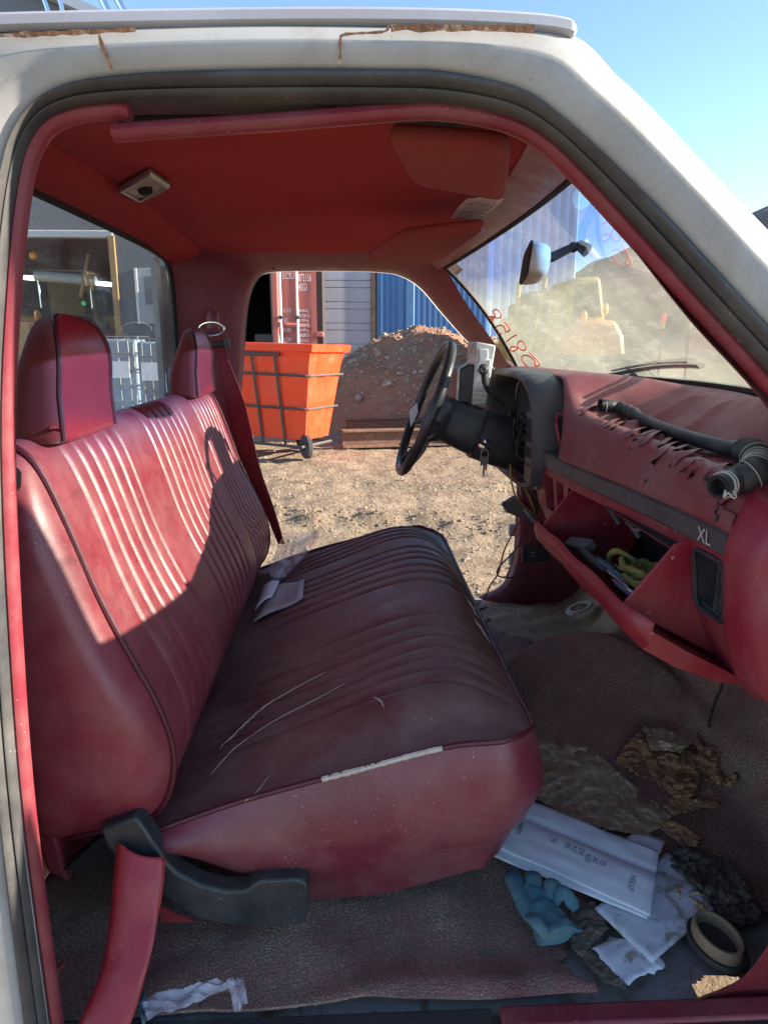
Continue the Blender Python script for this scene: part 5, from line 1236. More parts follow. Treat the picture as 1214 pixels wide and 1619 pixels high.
rows = [[e + dirn * dd + (a * math.cos(t) + b2 * math.sin(t)) * r for t in [2 * math.pi * k / 16 for k in range(16)]] for dd, r in ((-.002, .015), (.001, .0148), (.001, .0108), (-.02, .0105))]
mb.grid(rows, cu=True); mb.poly([e - dirn * .018 + (a * math.cos(t) + b2 * math.sin(t)) * .0107 for t in [2 * math.pi * k / 16 for k in range(16)]]); mb.build('hose_mouth', 'dark_void', hs)
for s, r in ((-.018, .0165), (-.012, .0165)):
    c_ = e + dirn * s; mb = MB(); mb.tube([c_ + (a * math.cos(t) + b2 * math.sin(t)) * r for t in [2 * math.pi * k / 20 for k in range(20)]], .0013, 6, closed=True); mb.build('clamp_ring', 'cream_part', hs)
mb = MB(); c_ = at(1146, 775, Y=e.y - .01); mb.tube(catmull([c_, at(1144, 786, Y=e.y - .012), at(1150, 779, Y=e.y - .014), at(1158, 787, Y=e.y - .012), at(1163, 784, Y=e.y - .01), at(1154, 772, Y=e.y - .005)], 4), .0013, 6); mb.build('clamp_tang', 'cream_part', hs)
mb = MB(); c_ = fine[8]; mb.tube([c_ + Vector((.0, .014 * math.cos(t), .014 * math.sin(t) - .004)) for t in [2 * math.pi * k / 16 for k in range(16)]], .0012, 6, closed=True); mb.build('clamp_ring', 'cream_part', hs)
# white bands on the corrugated bend
for q in [.70 + .028 * k for k in range(8)]:
    i = int(q * 559); d_ = (fine[i + 2] - fine[i - 2]).normalized(); a1 = d_.orthogonal().normalized(); b1 = d_.cross(a1)
    mb = MB(); mb.tube([fine[i] + (a1 * math.cos(t) + b1 * math.sin(t)) * .0215 for t in [2 * math.pi * k / 18 for k in range(18)]], .0007, 5, closed=True); mb.build('hose_band', 'cream_part', hs)
# glove-box contents
gb0 = Vector((hx, 0, hz_))
def ing(y, t, h): return Vector((hx, y, hz_)) + gd * t + gn * h
mb = MB(); cc = ing(1.12, .50, .03)
pts = []
for k in range(150):
    a = k * .42; r = .034 + .012 * math.sin(k * .37); pts.append(cc + Vector((r * math.cos(a) * .8, r * math.sin(a) * 1.25 + .012 * math.sin(k * .11), .022 * k / 150 + .013 * math.sin(a * 1.7))))
pts = [cc + Vector((-.02, .11, .0)), cc + Vector((-.03, .09, .03)), cc + Vector((-.01, .07, .035))] + pts
P2 = catmull(pts, 3); mb.tube(P2, [.0055 + .0012 * math.sin(i * 1.9) for i in range(len(P2))], 7); tag(mb.build('rope_hank', 'rope', None), 'tangled hank of yellow green rope in the open glove box', 'rope')
mb = MB(); p = ing(1.31, .78, .018); mb.box((-.014, -.035, -.008), (.014, .035, .012), M=Matrix.Translation(p) @ Matrix.Rotation(R(-28), 4, 'Y') @ Matrix.Rotation(R(20), 4, 'Z')); tag(mb.build('plastic_case', 'grey_plastic', None, bevel=.003), 'small grey plastic case at the far end of the glove box', 'case')
mb = MB(); mb.tube([ing(1.27, .80, .016), ing(1.20, .82, .016), ing(1.15, .80, .016)], [.011, .009, .006], 10); tag(mb.build('flashlight', 'black_plastic', None), 'black cylindrical flashlight beside the rope in the glove box', 'flashlight')
for k in range(6):
    mb = MB(); y = 1.02 + .025 * k; mb.tube([ing(y, .70 + .03 * (k % 3), .012 + .003 * k), ing(y + .07, .82 - .03 * (k % 2), .014 + .002 * k)], .004, 7)
    tag(mb.build('pen', ('ink', 'paper_white', 'chrome', 'ink', 'nitrile', 'black_plastic')[k], None), ('dark blue pen nearest the glove box cheek', 'white pen in the glove box', 'silver pen in the glove box', 'dark blue pen in the middle of the glove box', 'light blue pen in the glove box', 'black pen beside the flashlight')[k], 'pen', 'pens in the glove box')
# instrument module propped on the column
im = thing('instrument_module', 'white and black instrument module propped on the steering column', 'instrument', at(752, 640, Y=1.97))
mb = MB(); mb.prism([at(*p, Y=1.90) for p in ((752, 540), (784, 546), (778, 582), (768, 640), (746, 640), (751, 580))], (0, .14, 0)); mb.build('housing', 'white_module', im, bevel=.004)
mb = MB(); mb.prism([at(*p, Y=1.895) for p in ((757, 552), (772, 552), (771, 568), (758, 570))], (0, .006, 0)); mb.build('raised_panel', 'paper_white', im, bevel=.002)
mb = MB(); mb.prism([at(*p, Y=1.892) for p in ((757, 570), (776, 568), (773, 590), (752, 586))], (0, .008, 0)); mb.build('raised_panel', 'white_module', im, bevel=.002)
mb = MB(); mb.prism([at(*p, Y=1.91) for p in ((727, 585), (740, 576), (752, 577), (748, 638), (722, 636))], (0, .13, 0)); mb.build('lens_block', 'black_plastic', im, bevel=.004)
fr = [at(*p, Y=1.905) for p in ((722, 636), (725, 583), (740, 573), (754, 542))]
mb = MB(); mb.tube(fr, .0035, 6); mb.build('frame_edge', 'cream_part', im)
for k in range(4):
    mb = MB(); z_ = 612 + k * 7; mb.prism([at(748, z_, Y=1.893), at(770 - k, z_, Y=1.893), at(769 - k, z_ + 5, Y=1.893), at(747, z_ + 5, Y=1.893)], (0, .006, 0)); mb.build('rib', 'cream_part', im)
# keys
kr = thing('key_ring', 'ring of dark keys hanging from the chrome ignition lock', 'keys', at(765, 752, Y=1.84))
mb = MB(); c_ = at(766, 718, Y=1.838); mb.tube([c_ + Vector((.010 * math.cos(t), 0, .012 * math.sin(t))) for t in [2 * math.pi * k / 18 for k in range(18)]], .0012, 6, closed=True); mb.build('ring', 'steel', kr)
for k, (x0, x1, y1) in enumerate(((762, 760, 737), (766, 764, 754), (769, 768, 744))):
    mb = MB(); a, b_ = at(x0, 722, Y=1.836 - .003 * k), at(x1, y1, Y=1.836 - .003 * k); s = Vector((.0045, 0, 0))
    mb.prism([a - s * 1.4, a + s * 1.4, a.lerp(b_, .4) + s * 1.3, a.lerp(b_, .45) + s * .6, b_ + s * .5, b_ - s * .4, a.lerp(b_, .45) - s * .6, a.lerp(b_, .4) - s * 1.3], (0, .002, 0)); mb.build('key', 'tan_panel', kr)
# ================================================================== OUTDOORS
GX = sorted(set([-400, -200, -100, -60, -40, -30, -22, -16] + [round(-12 + .16 * k, 3) for k in range(150)] + [round(-2.2 + .045 * k, 3) for k in range(110)] + [14, 18, 26, 40, 60, 100, 200, 400]))
GYs = sorted(set([-300, -150, -60, -30, -15, -8, -4, -2, -1, 0, .5, 1, 1.5, 2, 2.4] + [round(2.7 + .075 * k, 3) for k in range(110)] + [round(11 + .22 * k, 3) for k in range(40)] + [21, 24, 30, 40, 60, 90, 130, 200, 400]))
def zground(x, y):
    f = sstep(2.2, 3.2, y) * sstep(24, 16, y) * sstep(16, 10, abs(x))
    z = .035 * fbm((x, y, 0), .8, 3, 4) + .016 * fbm((x, y, 0), 5.5, 8, 5)
    rut = math.sin((y + .18 * x + .25 * nz((x, y, 0), .5)) * 3.4); z += .085 * max(0, rut) ** 3 * sstep(8.5, 6.5, y) * sstep(3, 3.6, y)
    z += (.075 * max(0, nz((x * 3.2, y * 6, 0), 1, 3)) + .04 * max(0, nz((x * 8, y * 11, 0), 1, 6))) * (.25 + max(0, rut)) * sstep(8.5, 6.5, y) * sstep(3, 3.6, y)
    z -= .02 * sstep(2.5, 3.2, y)
    return z * f
mb = MB(); mb.grid([[Vector((x, y, zground(x, y))) for x in GX] for y in GYs]); g = mb.build('ground', 'dirt', None, smooth=80, fixn=False); g['kind'] = 'structure'
def rocks(name, pts, mt, kind_label, cat, parent=None):
    mb = MB(); ico = [Vector(v).normalized() for v in ((0, -.53, .85), (0, .53, .85), (.85, 0, .53), (-.85, 0, .53), (.53, .85, 0), (-.53, .85, 0), (-.53, -.85, 0), (.53, -.85, 0), (.85, 0, -.53), (-.85, 0, -.53), (0, -.53, -.85), (0, .53, -.85))]
    fcs = [(0, 2, 1), (0, 1, 3), (1, 2, 4), (1, 4, 5), (1, 5, 3), (0, 3, 6), (0, 6, 7), (0, 7, 2), (2, 7, 8), (2, 8, 4), (3, 5, 9), (3, 9, 6), (4, 8, 11), (4, 11, 5), (5, 11, 9), (6, 9, 10), (6, 10, 7), (7, 10, 8), (8, 10, 11), (9, 11, 10)]
    for p, r in pts:
        sx, sy, sz = [r * random.uniform(.6, 1.4) for _ in range(3)]; a = random.random() * 6.3; c_, s_ = math.cos(a), math.sin(a)
        mb.add([(p.x + (v.x * sx * c_ - v.y * sy * s_) * random.uniform(.8, 1.2), p.y + v.x * sx * s_ + v.y * sy * c_, p.z + v.z * sz * .8) for v in ico], fcs)
    o = mb.build(name, mt, parent, smooth=0, fixn=False); o['kind'] = 'stuff'
    if parent is None: tag(o, kind_label, cat)
    return o
pts = []
for _ in range(14000):
    y = 2.9 + 10 * random.random() ** 1.6; x = random.uniform(-.5, .5) * y + .0; pts.append((Vector((x, y, zground(x, y))), random.choice((.002, .003, .003, .004, .004, .005, .007, .011)) * (1 + .05 * y)))
rocks('gravel', pts, 'pebble', 'loose gravel scattered over the sunlit dirt yard', 'gravel')
pts = []
while len(pts) < 4200:                                   # clods thrown up along the wheel tracks
    y = random.uniform(3.4, 8.2); x = random.uniform(-.45, .45) * y
    if math.sin((y + .18 * x + .25 * nz((x, y, 0), .5)) * 3.4) > .35 + .4 * random.random(): pts.append((Vector((x, y, zground(x, y))), random.choice((.003, .004, .005, .007, .009, .014))))
rocks('dirt_clods', pts, 'dirt', 'broken dirt clods along the wheel tracks in the yard', 'clods')
# dirt mound
MC = (1.75, 14.6)
def zm(x, y):
    a = ((x - 1.15) / 2.15) ** 2 + ((y - MC[1]) / 2.6) ** 2; b_ = ((x - 3.4) / 3.4) ** 2 + ((y - 14.9) / 2.7) ** 2
    h = 1.60 * max(0, 1 - a ** 1.7)
    h2 = 1.58 * max(0, 1 - b_ ** 1.7); m = max(h, h2) + .12 * min(h, h2)
    return m + (.14 * fbm((x, y, 0), 1.1, 5, 4) + .05 * fbm((x, y, 0), 7, 2, 3)) * sstep(0, .4, m) - .06
mb = MB(); rows = [[Vector((x, y, zm(x, y))) for x in [lerp(-1.8, 8.4, i / 150) for i in range(151)]] for y in [lerp(11.6, 18.2, j / 110) for j in range(111)]]
mb.grid(rows); md = mb.build('dirt_mound', 'mound_dirt', None, smooth=80, fixn=False); tag(md, 'large brown mound of gravelly dirt before the blue building', 'mound')
pts = []
while len(pts) < 5200:
    x, y = random.uniform(-1.3, 7.5), random.uniform(11.8, 17); z = zm(x, y)
    if z > .05: pts.append((Vector((x, y, z)), random.choice((.012, .016, .02, .026, .035)) * (1 if random.random() < .97 else 3)))
rocks('mound_stones', pts, 'pebble', '', '', md)
# orange bin on wheels
bin_ = thing('bin_cart', 'orange plastic bin cart in a black steel cage by the dirt mound', 'bin', (-1.2, 9.5, 0))
ca = at(488, 728, Z=0); al = R(-27); e1, e2 = Vector((math.cos(al), math.sin(al), 0)), Vector((-math.sin(al), math.cos(al), 0))
Ln, Wd = 1.75, 1.0
tilt = Matrix.Rotation(R(1.5), 3, 'Y')
def BN(a, b_, z):                        # a back along the long face, b across, z up
    v = -e1 * a + e2 * b_ + Vector((0, 0, z)); return ca + tilt @ v
zb, zt = .24, 1.50
def bring(z, o):                         # rounded plan with ribs
    s = (z - zb) / (zt - zb); ins = .16 * (1 - s) - o; P = []
    crn = [(ins, ins), (Ln - ins, ins), (Ln - ins, Wd - ins), (ins, Wd - ins)]
    for i in range(4):
        p, q = Vector(crn[i] + (0,)), Vector(crn[(i + 1) % 4] + (0,)); n_ = 25; d = (q - p).normalized(); nn = Vector((d.y, -d.x, 0))
        for k in range(n_):
            t = .03 + .94 * k / (n_ - 1); rib = .02 if (int(t * (9 if i % 2 == 0 else 5) + .5) % 2 == 0 and .08 < t < .92 and s < .86) else 0
            P.append(p.lerp(q, t) + nn * rib)
    return [BN(p.x, p.y, z) for p in P]
mb = MB(); mb.grid([bring(z, o) for z, o in ((zb, 0), (.5, 0), (.85, 0), (1.27, 0), (1.31, 0), (1.34, .01), (1.40, .01), (1.405, .07), (zt, .075), (zt + .005, .06), (zt, .02), (.9, -.02), (.3, -.03))], cu=True)
mb.f.append(list(range(100))[::-1]); mb.m.append(0); mb.build('tub', 'orange_poly', bin_, smooth=35)
for z, o in ((.66, .03), (1.10, .03)):
    s = (z - zb) / (zt - zb); ins = .16 * (1 - s) - o
    mb = MB(); mb.tube([BN(*p, z) for p in ((ins + .03, ins), (Ln - ins, ins), (Ln - ins, Wd - ins), (ins, Wd - ins), (ins, ins + .03))], .017, 8, closed=True); mb.build('cage_rail', 'cage_steel', bin_)
mb = MB(); mb.tube([BN(.42, -.035, 1.36), BN(Ln, -.035, 1.36)], .024, 8); mb.build('cage_rail', 'cage_steel', bin_)
for a in (.50, .86, 1.22):
    mb = MB(); mb.tube([BN(a, -.035, 1.355), BN(a - .06, .12, .2), BN(a - .06, .13, .13)], .018, 8); mb.build('cage_post', 'cage_steel', bin_)
mb = MB(); mb.tube([BN(.16, .1, .15), BN(Ln - .1, .1, .15), BN(Ln - .1, Wd - .1, .15), BN(.16, Wd - .1, .15)], .02, 8, closed=True); mb.build('base_frame', 'cage_steel', bin_)
for a, b_ in ((.10, .12), (Ln - .2, .12), (.55, Wd - .2), (Ln - .2, Wd - .2)):
    c_ = BN(a, b_, 0); c_.z = .16; mb = MB(); ax_ = (e2 * .8 + e1 * .6).normalized() if a < .5 else e1
    mb.lathe([(.05, -.035), (.14, -.04), (.16, -.025), (.16, .025), (.14, .04), (.05, .035)], Matrix.Translation(c_) @ ax_.to_track_quat('Z', 'Y').to_matrix().to_4x4(), 20); mb.build('wheel', 'tyre', bin_)
# I-beams
for k, (x0, y0, x1, y1, lab) in enumerate(((-.12, 11.35, 3.2, 12.0, 'rusty steel beam farther from the truck'), (-.16, 10.55, 3.2, 11.1, 'rusty steel beam nearer the truck'))):
    mb = MB(); a, b_ = Vector((x0, y0, 0)), Vector((x1, y1, 0)); d = (b_ - a).normalized(); n_ = Vector((-d.y, d.x, 0)); H = .26 if k else .36; wv = .10
    pr = [(-wv, 0), (wv, 0), (wv, .025), (.012, .03), (.012, H - .03), (wv, H - .025), (wv, H), (-wv, H), (-wv, H - .025), (-.012, H - .03), (-.012, .03), (-wv, .025)]
    mb.prism([a + n_ * p + Vector((0, 0, z)) for p, z in pr], b_ - a); tag(mb.build('steel_beam', 'beam_steel', None, smooth=0), lab, 'beam', 'steel beams on the dirt')
mb = MB(); mb.box((.75, 10.62, .0), (.95, 10.95, .06)); tag(mb.build('rusty_plate', 'beam_steel', None, bevel=.01), 'rusty bracket lying at the foot of the near beam', 'bracket')
# container
CYp = 17.0
ct = thing('shipping_container', 'red shipping container with open left door and white lettering', 'container', (-2.0, 19, 0))
cxl, cxr, H = at(388, 470, Y=CYp).x - .85, at(508, 470, Y=CYp).x, 3.35
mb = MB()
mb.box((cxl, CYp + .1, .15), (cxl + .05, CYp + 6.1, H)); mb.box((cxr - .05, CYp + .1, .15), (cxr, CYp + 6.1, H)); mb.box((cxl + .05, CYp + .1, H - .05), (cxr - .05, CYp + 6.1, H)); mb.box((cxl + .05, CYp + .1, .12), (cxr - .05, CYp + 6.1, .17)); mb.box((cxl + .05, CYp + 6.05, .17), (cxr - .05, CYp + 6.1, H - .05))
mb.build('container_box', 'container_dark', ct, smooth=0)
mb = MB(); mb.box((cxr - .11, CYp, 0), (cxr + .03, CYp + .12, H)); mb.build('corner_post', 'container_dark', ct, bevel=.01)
mb = MB(); mb.box((cxl - .03, CYp, 0), (cxl + .11, CYp + .12, H)); mb.build('corner_post', 'container_red', ct, bevel=.01)
mb = MB(); mb.box((cxl, CYp - .01, H - .14), (cxr, CYp + .12, H + .02)); mb.build('door_header', 'container_red', ct, bevel=.01)
lx0, lx1 = at(430, 470, Y=CYp).x, at(500, 470, Y=CYp).x
mb = MB(); n_ = 60; rows = []
for k in range(n_ + 1):
    z = lerp(.18, H - .16, k / n_); c_ = math.sin((z - .3) * 2 * math.pi / .62); dp = .036 * max(-1, min(1, c_ * 2.2)) * (1 if z < 1.95 else 0)
    rows.append([Vector((lx0, CYp - .03, z)), Vector((lx0 + .12, CYp - .03, z)), Vector((lx0 + .17, CYp - .0 + dp, z)), Vector((lx1 - .15, CYp - .0 + dp, z)), Vector((lx1 - .10, CYp - .03, z)), Vector((lx1, CYp - .03, z)), Vector((lx1, CYp + .06, z))])
mb.grid(rows); ld_ = mb.build('door_leaf', 'container_red', ct, smooth=20)
mb = MB(); mb.box((lx0 - .03, CYp - .035, .2), (lx0, CYp + .06, H - .16)); mb.build('door_gasket', 'grey_plastic', ct)
for px in (444, 470):
    x = at(px, 470, Y=CYp).x; mb = MB(); mb.tube([(x, CYp - .09, .2), (x, CYp - .09, H - .05)], .028, 8); mb.build('lock_rod', 'container_white', ct)
    for z in (2.10, 1.0):
        mb = MB(); mb.box((x - .06, CYp - .13, z - .04), (x + .05, CYp - .03, z + .04)); mb.build('rod_bracket', 'grey_plastic', ct, bevel=.01)
for z in (1.72, .6):
    mb = MB(); mb.box((lx1 - .02, CYp - .09, z - .06), (lx1 + .16, CYp - .02, z + .06)); mb.build('door_hinge', 'container_red', ct, bevel=.02)
yt = CYp - .037
def ctext(s_, px0, px1, py0, py1, o=0):            # lettering squeezed into the box it fills on the door
    mb = MB(); text_into(mb, s_, (0, 0, 0), (1, 0, 0), (0, 0, 1), 1.0)
    a, b_ = at(px0, py1, Y=yt), at(px1, py0, Y=yt); xs = [v[0] for v in mb.v]; zs = [v[2] for v in mb.v]
    mb.v = [(lerp(a.x, b_.x, (v[0] - min(xs)) / (max(xs) - min(xs))), yt - o, lerp(a.z, b_.z, (v[2] - min(zs)) / (max(zs) - min(zs)))) for v in mb.v]
    mb.build('lettering', 'container_white', ct, smooth=0)
ctext('ECSU', 447, 465, 431, 441); ctext('872156', 472, 492, 433, 445); ctext('45G1', 472, 485, 448, 460)
for k, (l, v1, v2) in enumerate((('MAX GROSS', '30.480 kg', '67.200 lb'), ('TARE', '3.900 kg', '8.600 lb'), ('MAX CARGO', '26.580 kg', '58.600 lb'), ('CU CAP', '76.3 cu.m', '2.694 cu.ft'))):
    y_ = 488 + k * 15.3; ctext(l, 447, 461 if ' ' in l else 455, y_, y_ + 6, .036); ctext(v1, 473, 488, y_ + 1, y_ + 6.5, .036); ctext(v2, 473, 489, y_ + 8.5, y_ + 14, .036)
bx = at(420, 530, Y=CYp + 1.5); mb = MB(); mb.box((bx.x - .25, CYp + 1.3, .17), (bx.x + .35, CYp + 1.9, 1.75)); tag(mb.build('stored_crate', 'tan_panel', None, bevel=.03), 'dim grey crate standing inside the open container', 'crate')
# white overhead door wall + blue metal building
BY = 19.5
wb = thing('white_shed', 'white shed wall with horizontal overhead door panels', 'shed', (at(547, 500, Y=BY).x, BY + 1, 0))
x0, x1 = at(490, 500, Y=BY).x, at(587, 500, Y=BY).x; z = .25; k = 0
while z < 5.4:
    h_ = .36 if k % 2 else .18
    mb = MB(); mb.box((x0, BY + .0, z), (x1, BY + .06, z + h_ - .012)); mb.build('door_panel', 'siding_white', wb, bevel=.012); z += h_; k += 1
mb = MB(); mb.box((x0, BY + .065, 0), (x1 + .02, BY + 2, 5.4)); mb.build('shed_body', 'siding_white', wb)
mb = MB(); mb.box((x1, BY - .04, 0), (x1 + .10, BY + .06, 5.5)); mb.build('door_jamb', 'beam_steel', wb)
mb = MB(); mb.box((x0, BY - .01, 0), (x1, BY + .06, .25)); mb.build('base_rail', 'dark_void', wb)
bb = thing('blue_building', 'tall blue corrugated metal building behind the dirt mound', 'building', (at(700, 500, Y=BY).x, BY + 2, 0))
def corrug(x0, x1, y, z0, z1, mt, name, parent, pitch=.15, dep=.03):
    mb = MB(); n_ = int((x1 - x0) / pitch); row0, row1 = [], []
    for i in range(n_):
        for f, d in ((0, 0), (.45, 0), (.55, -dep), (.9, -dep)):
            x = x0 + (i + f) * pitch; row0.append(Vector((x, y + d, z0))); row1.append(Vector((x, y + d, z1)))
    row0.append(Vector((x1, y, z0))); row1.append(Vector((x1, y, z1))); mb.grid([row0, row1]); return mb.build(name, mt, parent, smooth=0)
xb0 = at(589, 500, Y=BY).x + .12
corrug(xb0, at(640, 500, Y=BY).x, BY, 0, 7.5, 'siding_blue', 'wall_panel', bb)
corrug(at(640, 500, Y=BY).x + .25, at(776, 500, Y=BY).x, BY + .05, 0, 7.5, 'siding_blue', 'wall_panel', bb)
mb = MB(); xa = at(640, 500, Y=BY).x; mb.box((xa, BY - .06, 0), (xa + .25, BY + .2, 7.5)); mb.build('downpipe', 'siding_blue', bb, bevel=.03)
mb = MB(); mb.box((xb0, BY + .06, 0), (at(776, 500, Y=BY).x - .01, BY + 5, 7.5)); mb.build('building_body', 'siding_blue', bb)
corrug(at(776, 500, Y=24).x, at(905, 500, Y=24).x, 24, 0, 9.0, 'shop_pale', 'wall_panel', thing('pale_building', 'pale metal building seen through the windshield beside the blue one', 'building', (at(840, 500, Y=24).x, 24.2, 0)), .3, .04)
# workshop seen through the rear window
SY = 18.0
shop = thing('workshop', 'grey workshop with a wide open bay seen through the rear window', 'workshop', (-9, SY + 3, 0))
bx0, bx1 = at(5, 400, Y=SY).x, at(175, 400, Y=SY).x; ztop_ = at(100, 372, Y=SY).z
def wbox(name, a, b_, mt, bev=0): mb = MB(); mb.box(a, b_); return mb.build(name, mt, shop, bevel=bev)
gx1 = at(330, 10, Y=SY).x
mb = MB(); mb.prism([(-24, SY, ztop_ + .12), (bx1 + .02, SY, ztop_ + .12), (bx1 + .02, SY, 0), (cxl - .35, SY, 0), (cxl - .35, SY, 7.6), (-9.0, SY, 9.8), (-24, SY, 6.5)], (0, .2, 0)); mb.build('front_wall', 'shop_wall', shop, smooth=0)
mb = MB(); mb.prism([(-24.4, SY - .3, 6.4), (-9.0, SY - .3, 9.8), (cxl - .1, SY - .3, 7.55), (cxl - .1, SY - .3, 7.75), (-9.0, SY - .3, 10.05), (-24.4, SY - .3, 6.6)], (0, 9, 0)); mb.build('workshop_roof', 'shop_pale', shop, smooth=0)
wbox('bay_lintel', (-24, SY - .05, ztop_ - .05), (bx1 + .1, SY + .2, ztop_ + .11), 'door_white', .02)
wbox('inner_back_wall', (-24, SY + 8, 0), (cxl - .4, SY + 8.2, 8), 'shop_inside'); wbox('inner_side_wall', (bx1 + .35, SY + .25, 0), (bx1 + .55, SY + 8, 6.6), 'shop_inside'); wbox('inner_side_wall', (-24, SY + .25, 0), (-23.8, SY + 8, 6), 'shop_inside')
wbox('bay_post', (bx1 - .02, SY - .08, 0), (bx1 + .14, SY - .01, ztop_), 'timber', .02)
# personnel door
dx0, dx1 = at(214, 450, Y=SY).x, at(276, 450, Y=SY).x; dz0, dz1 = at(240, 512, Y=SY).z, at(240, 424, Y=SY).z
pd = wbox('personnel_door', (dx0, SY - .05, dz0), (dx1, SY - .005, dz1), 'door_white', .02)
mb = MB(); mb.box((lerp(dx0, dx1, .25), SY - .06, lerp(dz0, dz1, .35)), (lerp(dx0, dx1, .75), SY - .045, lerp(dz0, dz1, .85))); mb.build('door_pane', 'shop_wall', pd)
for k in (0.02, .93):
    mb = MB(); mb.box((lerp(dx0, dx1, k), SY - .07, dz0), (lerp(dx0, dx1, k + .06), SY - .05, dz1)); mb.build('door_frame', 'container_white', pd)
# tube lights inside
for (xa_, xb_, py) in ((20, 55, 437), (145, 178, 447)):
    a, b_ = at(xa_, py, Y=SY + 2), at(xb_, py + 3, Y=SY + 2); mb = MB(); mb.tube([a, b_], .05, 8); tag(mb.build('tube_light', 'tube_light', None), 'glowing tube light at the %s of the workshop bay' % ('left' if xa_ < 100 else 'right'), 'light', 'tube lights in the workshop')
mb = MB(); a, b_ = at(56, 436, Y=SY + 1.8), at(152, 444, Y=SY + 1.8); mb.tube([a, b_], .13, 10); tag(mb.build('hoist_beam', 'door_white', None), 'pale hoist beam hanging across the workshop bay', 'hoist')
for xa_, xb_, y1 in ((60, 67, 492), (142, 148, 500)):
    mb = MB(); mb.tube([at(xa_, 440, Y=SY + 1.75), at(xb_, y1, Y=SY + 1.75)], .025, 6); tag(mb.build('hoist_cable', 'chrome', None), 'thin pale cable hanging under the %s end of the hoist beam' % ('left' if xa_ < 100 else 'right'), 'cable', 'hoist cables')
mb = MB(); mb.tube([at(140, 402, Y=SY + 1.5), at(128, 470, Y=SY + 1.5)], .05, 6); tag(mb.build('leaning_pole', 'timber', None), 'orange brown pole leaning inside the workshop', 'pole')
mb = MB(); mb.ball(at(53, 404, Y=SY + 1), .10, 6); tag(mb.build('warning_lamp', 'amber', None), 'small amber lamp hanging in the workshop', 'lamp')
mb = MB(); mb.ball(at(133, 480, Y=SY + 1), .06, 6); tag(mb.build('indicator_lamp', 'green_light', None), 'small green lamp glowing in the workshop', 'lamp')
p = at(95, 500, Y=SY + 2); mb = MB(); mb.box((p.x - 1.2, SY + 1.6, 0), (p.x + 1.0, SY + 3, p.z + .2)); tag(mb.build('machine_cabinet', 'dark_void', None, bevel=.05), 'dark machine cabinet in the workshop bay', 'machine')
p = at(25, 510, Y=SY + 1); mb = MB(); mb.box((p.x - 1.3, SY + .6, 0), (p.x + .5, SY + 1.4, p.z)); tag(mb.build('timber_crate', 'timber', None, bevel=.03), 'wooden crate at the left of the workshop bay', 'crate')
# IBC totes in front of the workshop
for k, (xa_, xb_, pt, pb, Yk, lab) in enumerate(((158, 222, 532, 590, 13.4, 'white liquid tote beside the passenger headrest, farther one'), (218, 272, 536, 640, 12.4, 'caged liquid tote right of the other one by the shed'))):
    a, b_ = at(xa_, pb, Y=Yk), at(xb_, pb, Y=Yk); zt_ = at((xa_ + xb_) / 2, pt, Y=Yk).z; W_ = b_.x - a.x; t = thing('liquid_tote', lab, 'tote', ((a.x + b_.x) / 2, Yk, 0), 'liquid totes')
    mb = MB(); mb.box((a.x + .04, Yk + .04, .16), (b_.x - .04, Yk + W_, zt_ - .04)); mb.build('tank', 'ibc_plastic', t, bevel=.06, seg=3)
    mb = MB(); mb.lathe([(.0, .06), (.11, .06), (.11, 0)], Matrix.Translation(((a.x + b_.x) / 2, Yk + W_ / 2, zt_ - .04)), 16); mb.build('lid', 'dark_void', t)
    for i in range(5):
        x = lerp(a.x, b_.x, i / 4); mb = MB(); mb.tube([(x, Yk, .14), (x, Yk, zt_)], .010, 6); mb.build('cage_bar', 'steel', t)
    for i in range(6):
        z = lerp(.2, zt_, i / 5); mb = MB(); mb.tube([(a.x, Yk - .01, z), (b_.x, Yk - .01, z)], .010, 6); mb.build('cage_bar', 'steel', t)
        mb = MB(); mb.tube([(b_.x + .01, Yk, z), (b_.x + .01, Yk + W_, z)], .010, 6); mb.build('cage_bar', 'steel', t)
    mb = MB(); mb.box((a.x + .2 * W_, Yk - .03, .9), (a.x + .75 * W_, Yk - .018, 1.2)); mb.build('label_plate', 'paper_white', t)
    mb = MB(); mb.box((a.x, Yk, 0), (b_.x, Yk + W_, .14)); mb.build('pallet', 'timber', t)
# machines seen through the windshield
fkY = 12.5
fk = thing('forklift', 'yellow forklift with overhead guard seen through the windshield', 'forklift', (at(850, 560, Y=fkY).x, fkY, 0))
def fp(px, py, dy=0): return at(px, py, Y=fkY + dy)
for pts, nm, r, m_ in ((((817, 508), (820, 455), (828, 440), (845, 437), (862, 440)), 'guard_frame', .045, 'yellow_paint'), (((862, 440), (850, 510), (836, 560)), 'guard_frame', .045, 'yellow_paint'), (((800, 512), (828, 505), (838, 505)), 'side_rail', .05, 'yellow_paint')):
    for dy in (0, 1.0):
        mb = MB(); mb.tube(catmull([fp(*p, dy) for p in pts], 4), r, 8); mb.build(nm, m_, fk)
mb = MB(); a, b_ = fp(838, 460), fp(905, 590); mb.box((a.x, fkY + .0, .35), (b_.x, fkY + 1.1, a.z)); mb.build('forklift_body', 'grey_plastic', fk, bevel=.06)
mb = MB(); a, b_ = fp(806, 500), fp(840, 540); mb.box((a.x, fkY + .1, .5), (b_.x, fkY + 1.0, a.z)); mb.build('counterweight', 'yellow_paint', fk, bevel=.08)
mb = MB(); a, b_ = fp(818, 478), fp(842, 500); mb.box((a.x, fkY + .3, b_.z - .2), (b_.x, fkY + .8, a.z)); mb.build('operator_seat', 'dark_void', fk, bevel=.06)
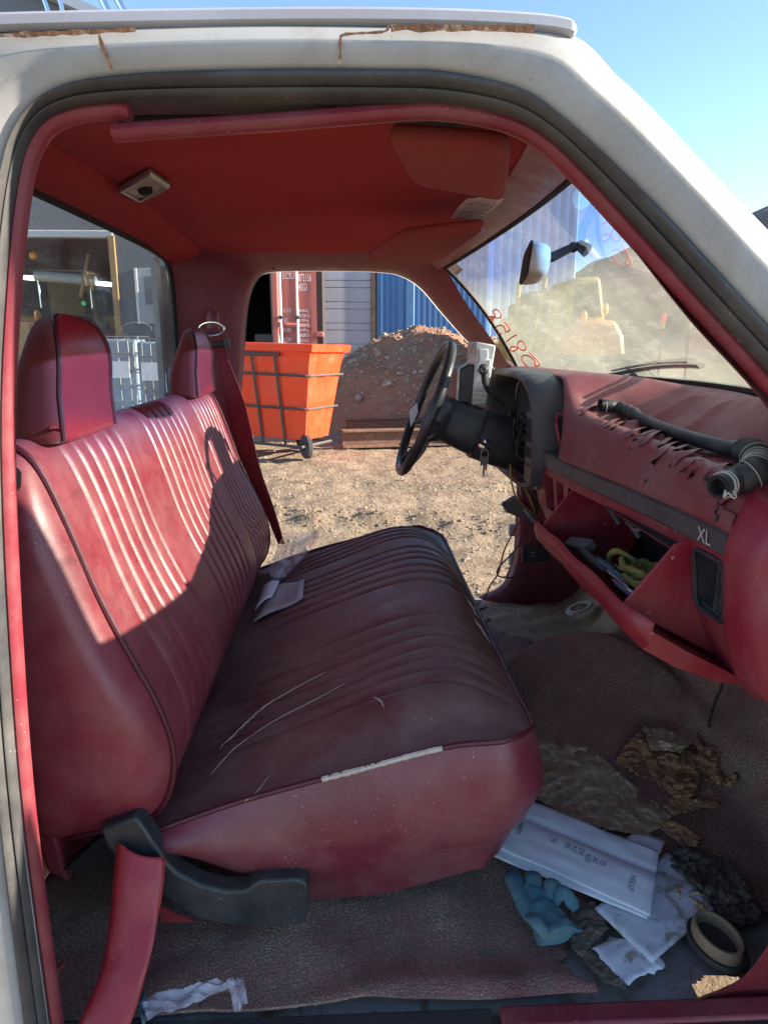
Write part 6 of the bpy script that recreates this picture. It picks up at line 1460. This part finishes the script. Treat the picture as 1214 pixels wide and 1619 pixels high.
for px in (815, 895):
    p = fp(px, 560); mb = MB(); mb.lathe([(.1, -.12), (.38, -.13), (.42, -.08), (.42, .08), (.38, .13), (.1, .12)], Matrix.Translation((p.x, fkY - .05, .42)) @ Matrix.Rotation(R(90), 4, 'X'), 24); mb.build('wheel', 'tyre', fk)
ldY = 11.0
lo = thing('wheel_loader', 'orange loader with amber lamps seen through the dusty windshield', 'loader', (at(955, 560, Y=ldY).x, ldY, 0))
def lp(px, py, dy=0): return at(px, py, Y=ldY + dy)
mb = MB(); mb.prism([lp(*p) for p in ((878, 600), (885, 525), (905, 508), (945, 504), (975, 506), (988, 530), (992, 610), (880, 640))], (0, 1.7, 0)); mb.build('loader_body', 'orange_paint', lo, bevel=.08)
mb = MB(); mb.prism([lp(*p, .2) for p in ((898, 512), (904, 440), (950, 436), (958, 508))], (0, 1.3, 0)); mb.build('operator_cab', 'yellow_paint', lo, bevel=.06)
mb = MB(); mb.prism([lp(*p, .16) for p in ((906, 502), (911, 450), (944, 447), (950, 500))], (0, .03, 0)); mb.build('cab_window', 'dark_void', lo)
for px, py in ((923, 501), (957, 489)):
    mb = MB(); mb.ball(lp(px, py, -.06), (.05, .04, .09), 6); mb.build('amber_lamp', 'amber', lo)
for px in (905, 975):
    p = lp(px, 590, -.1); mb = MB(); mb.lathe([(.2, -.22), (.6, -.25), (.68, -.18), (.68, .18), (.6, .25), (.2, .22)], Matrix.Translation((p.x, p.y, .68)) @ Matrix.Rotation(R(90), 4, 'X'), 28); mb.build('wheel', 'tyre', lo)
for px, lab in ((1046, 'left'), (1089, 'right')):
    t = thing('marker_stake', 'red and yellow striped marker stake, %s one of the two' % lab, 'stake', at(px, 560, Y=13) * 1); t.location.z = 0
    p0 = at(px, 520, Y=13); p1 = at(px + 3, 496, Y=13)
    mb = MB(); mb.tube([Vector((p0.x, 13, 0)), p0], .03, 6); mb.build('stake_post', 'grey_plastic', t)
    mb = MB(); mb.tube([p0, p0.lerp(p1, .5)], .045, 6); mb.build('stake_band', 'yellow_paint', t); mb = MB(); mb.tube([p0.lerp(p1, .5), p1], .045, 6); mb.build('stake_band', 'marker_red', t)
# hills
mb = MB(); rows = []
for j in range(26):
    y = lerp(55, 240, j / 25); r = []
    for i in range(61):
        x = lerp(-10, 330, i / 60); e = sstep(14, 36, x - (y - 80) * .12) * sstep(52, 95, y)
        h = (21 * sstep(0, 1, (x - 12) / 50) + 16 * sstep(0, 1, (x - 60) / 90)) * e * (1 - .55 * sstep(130, 240, y)) + 2.2 * fbm((x, y, 0), .05, 3, 4) * e
        r.append(Vector((x, y, h - .3)))
    rows.append(r)
mb.grid(rows); o = mb.build('hills', 'hill_dirt', None, smooth=80, fixn=False); o['kind'] = 'structure'
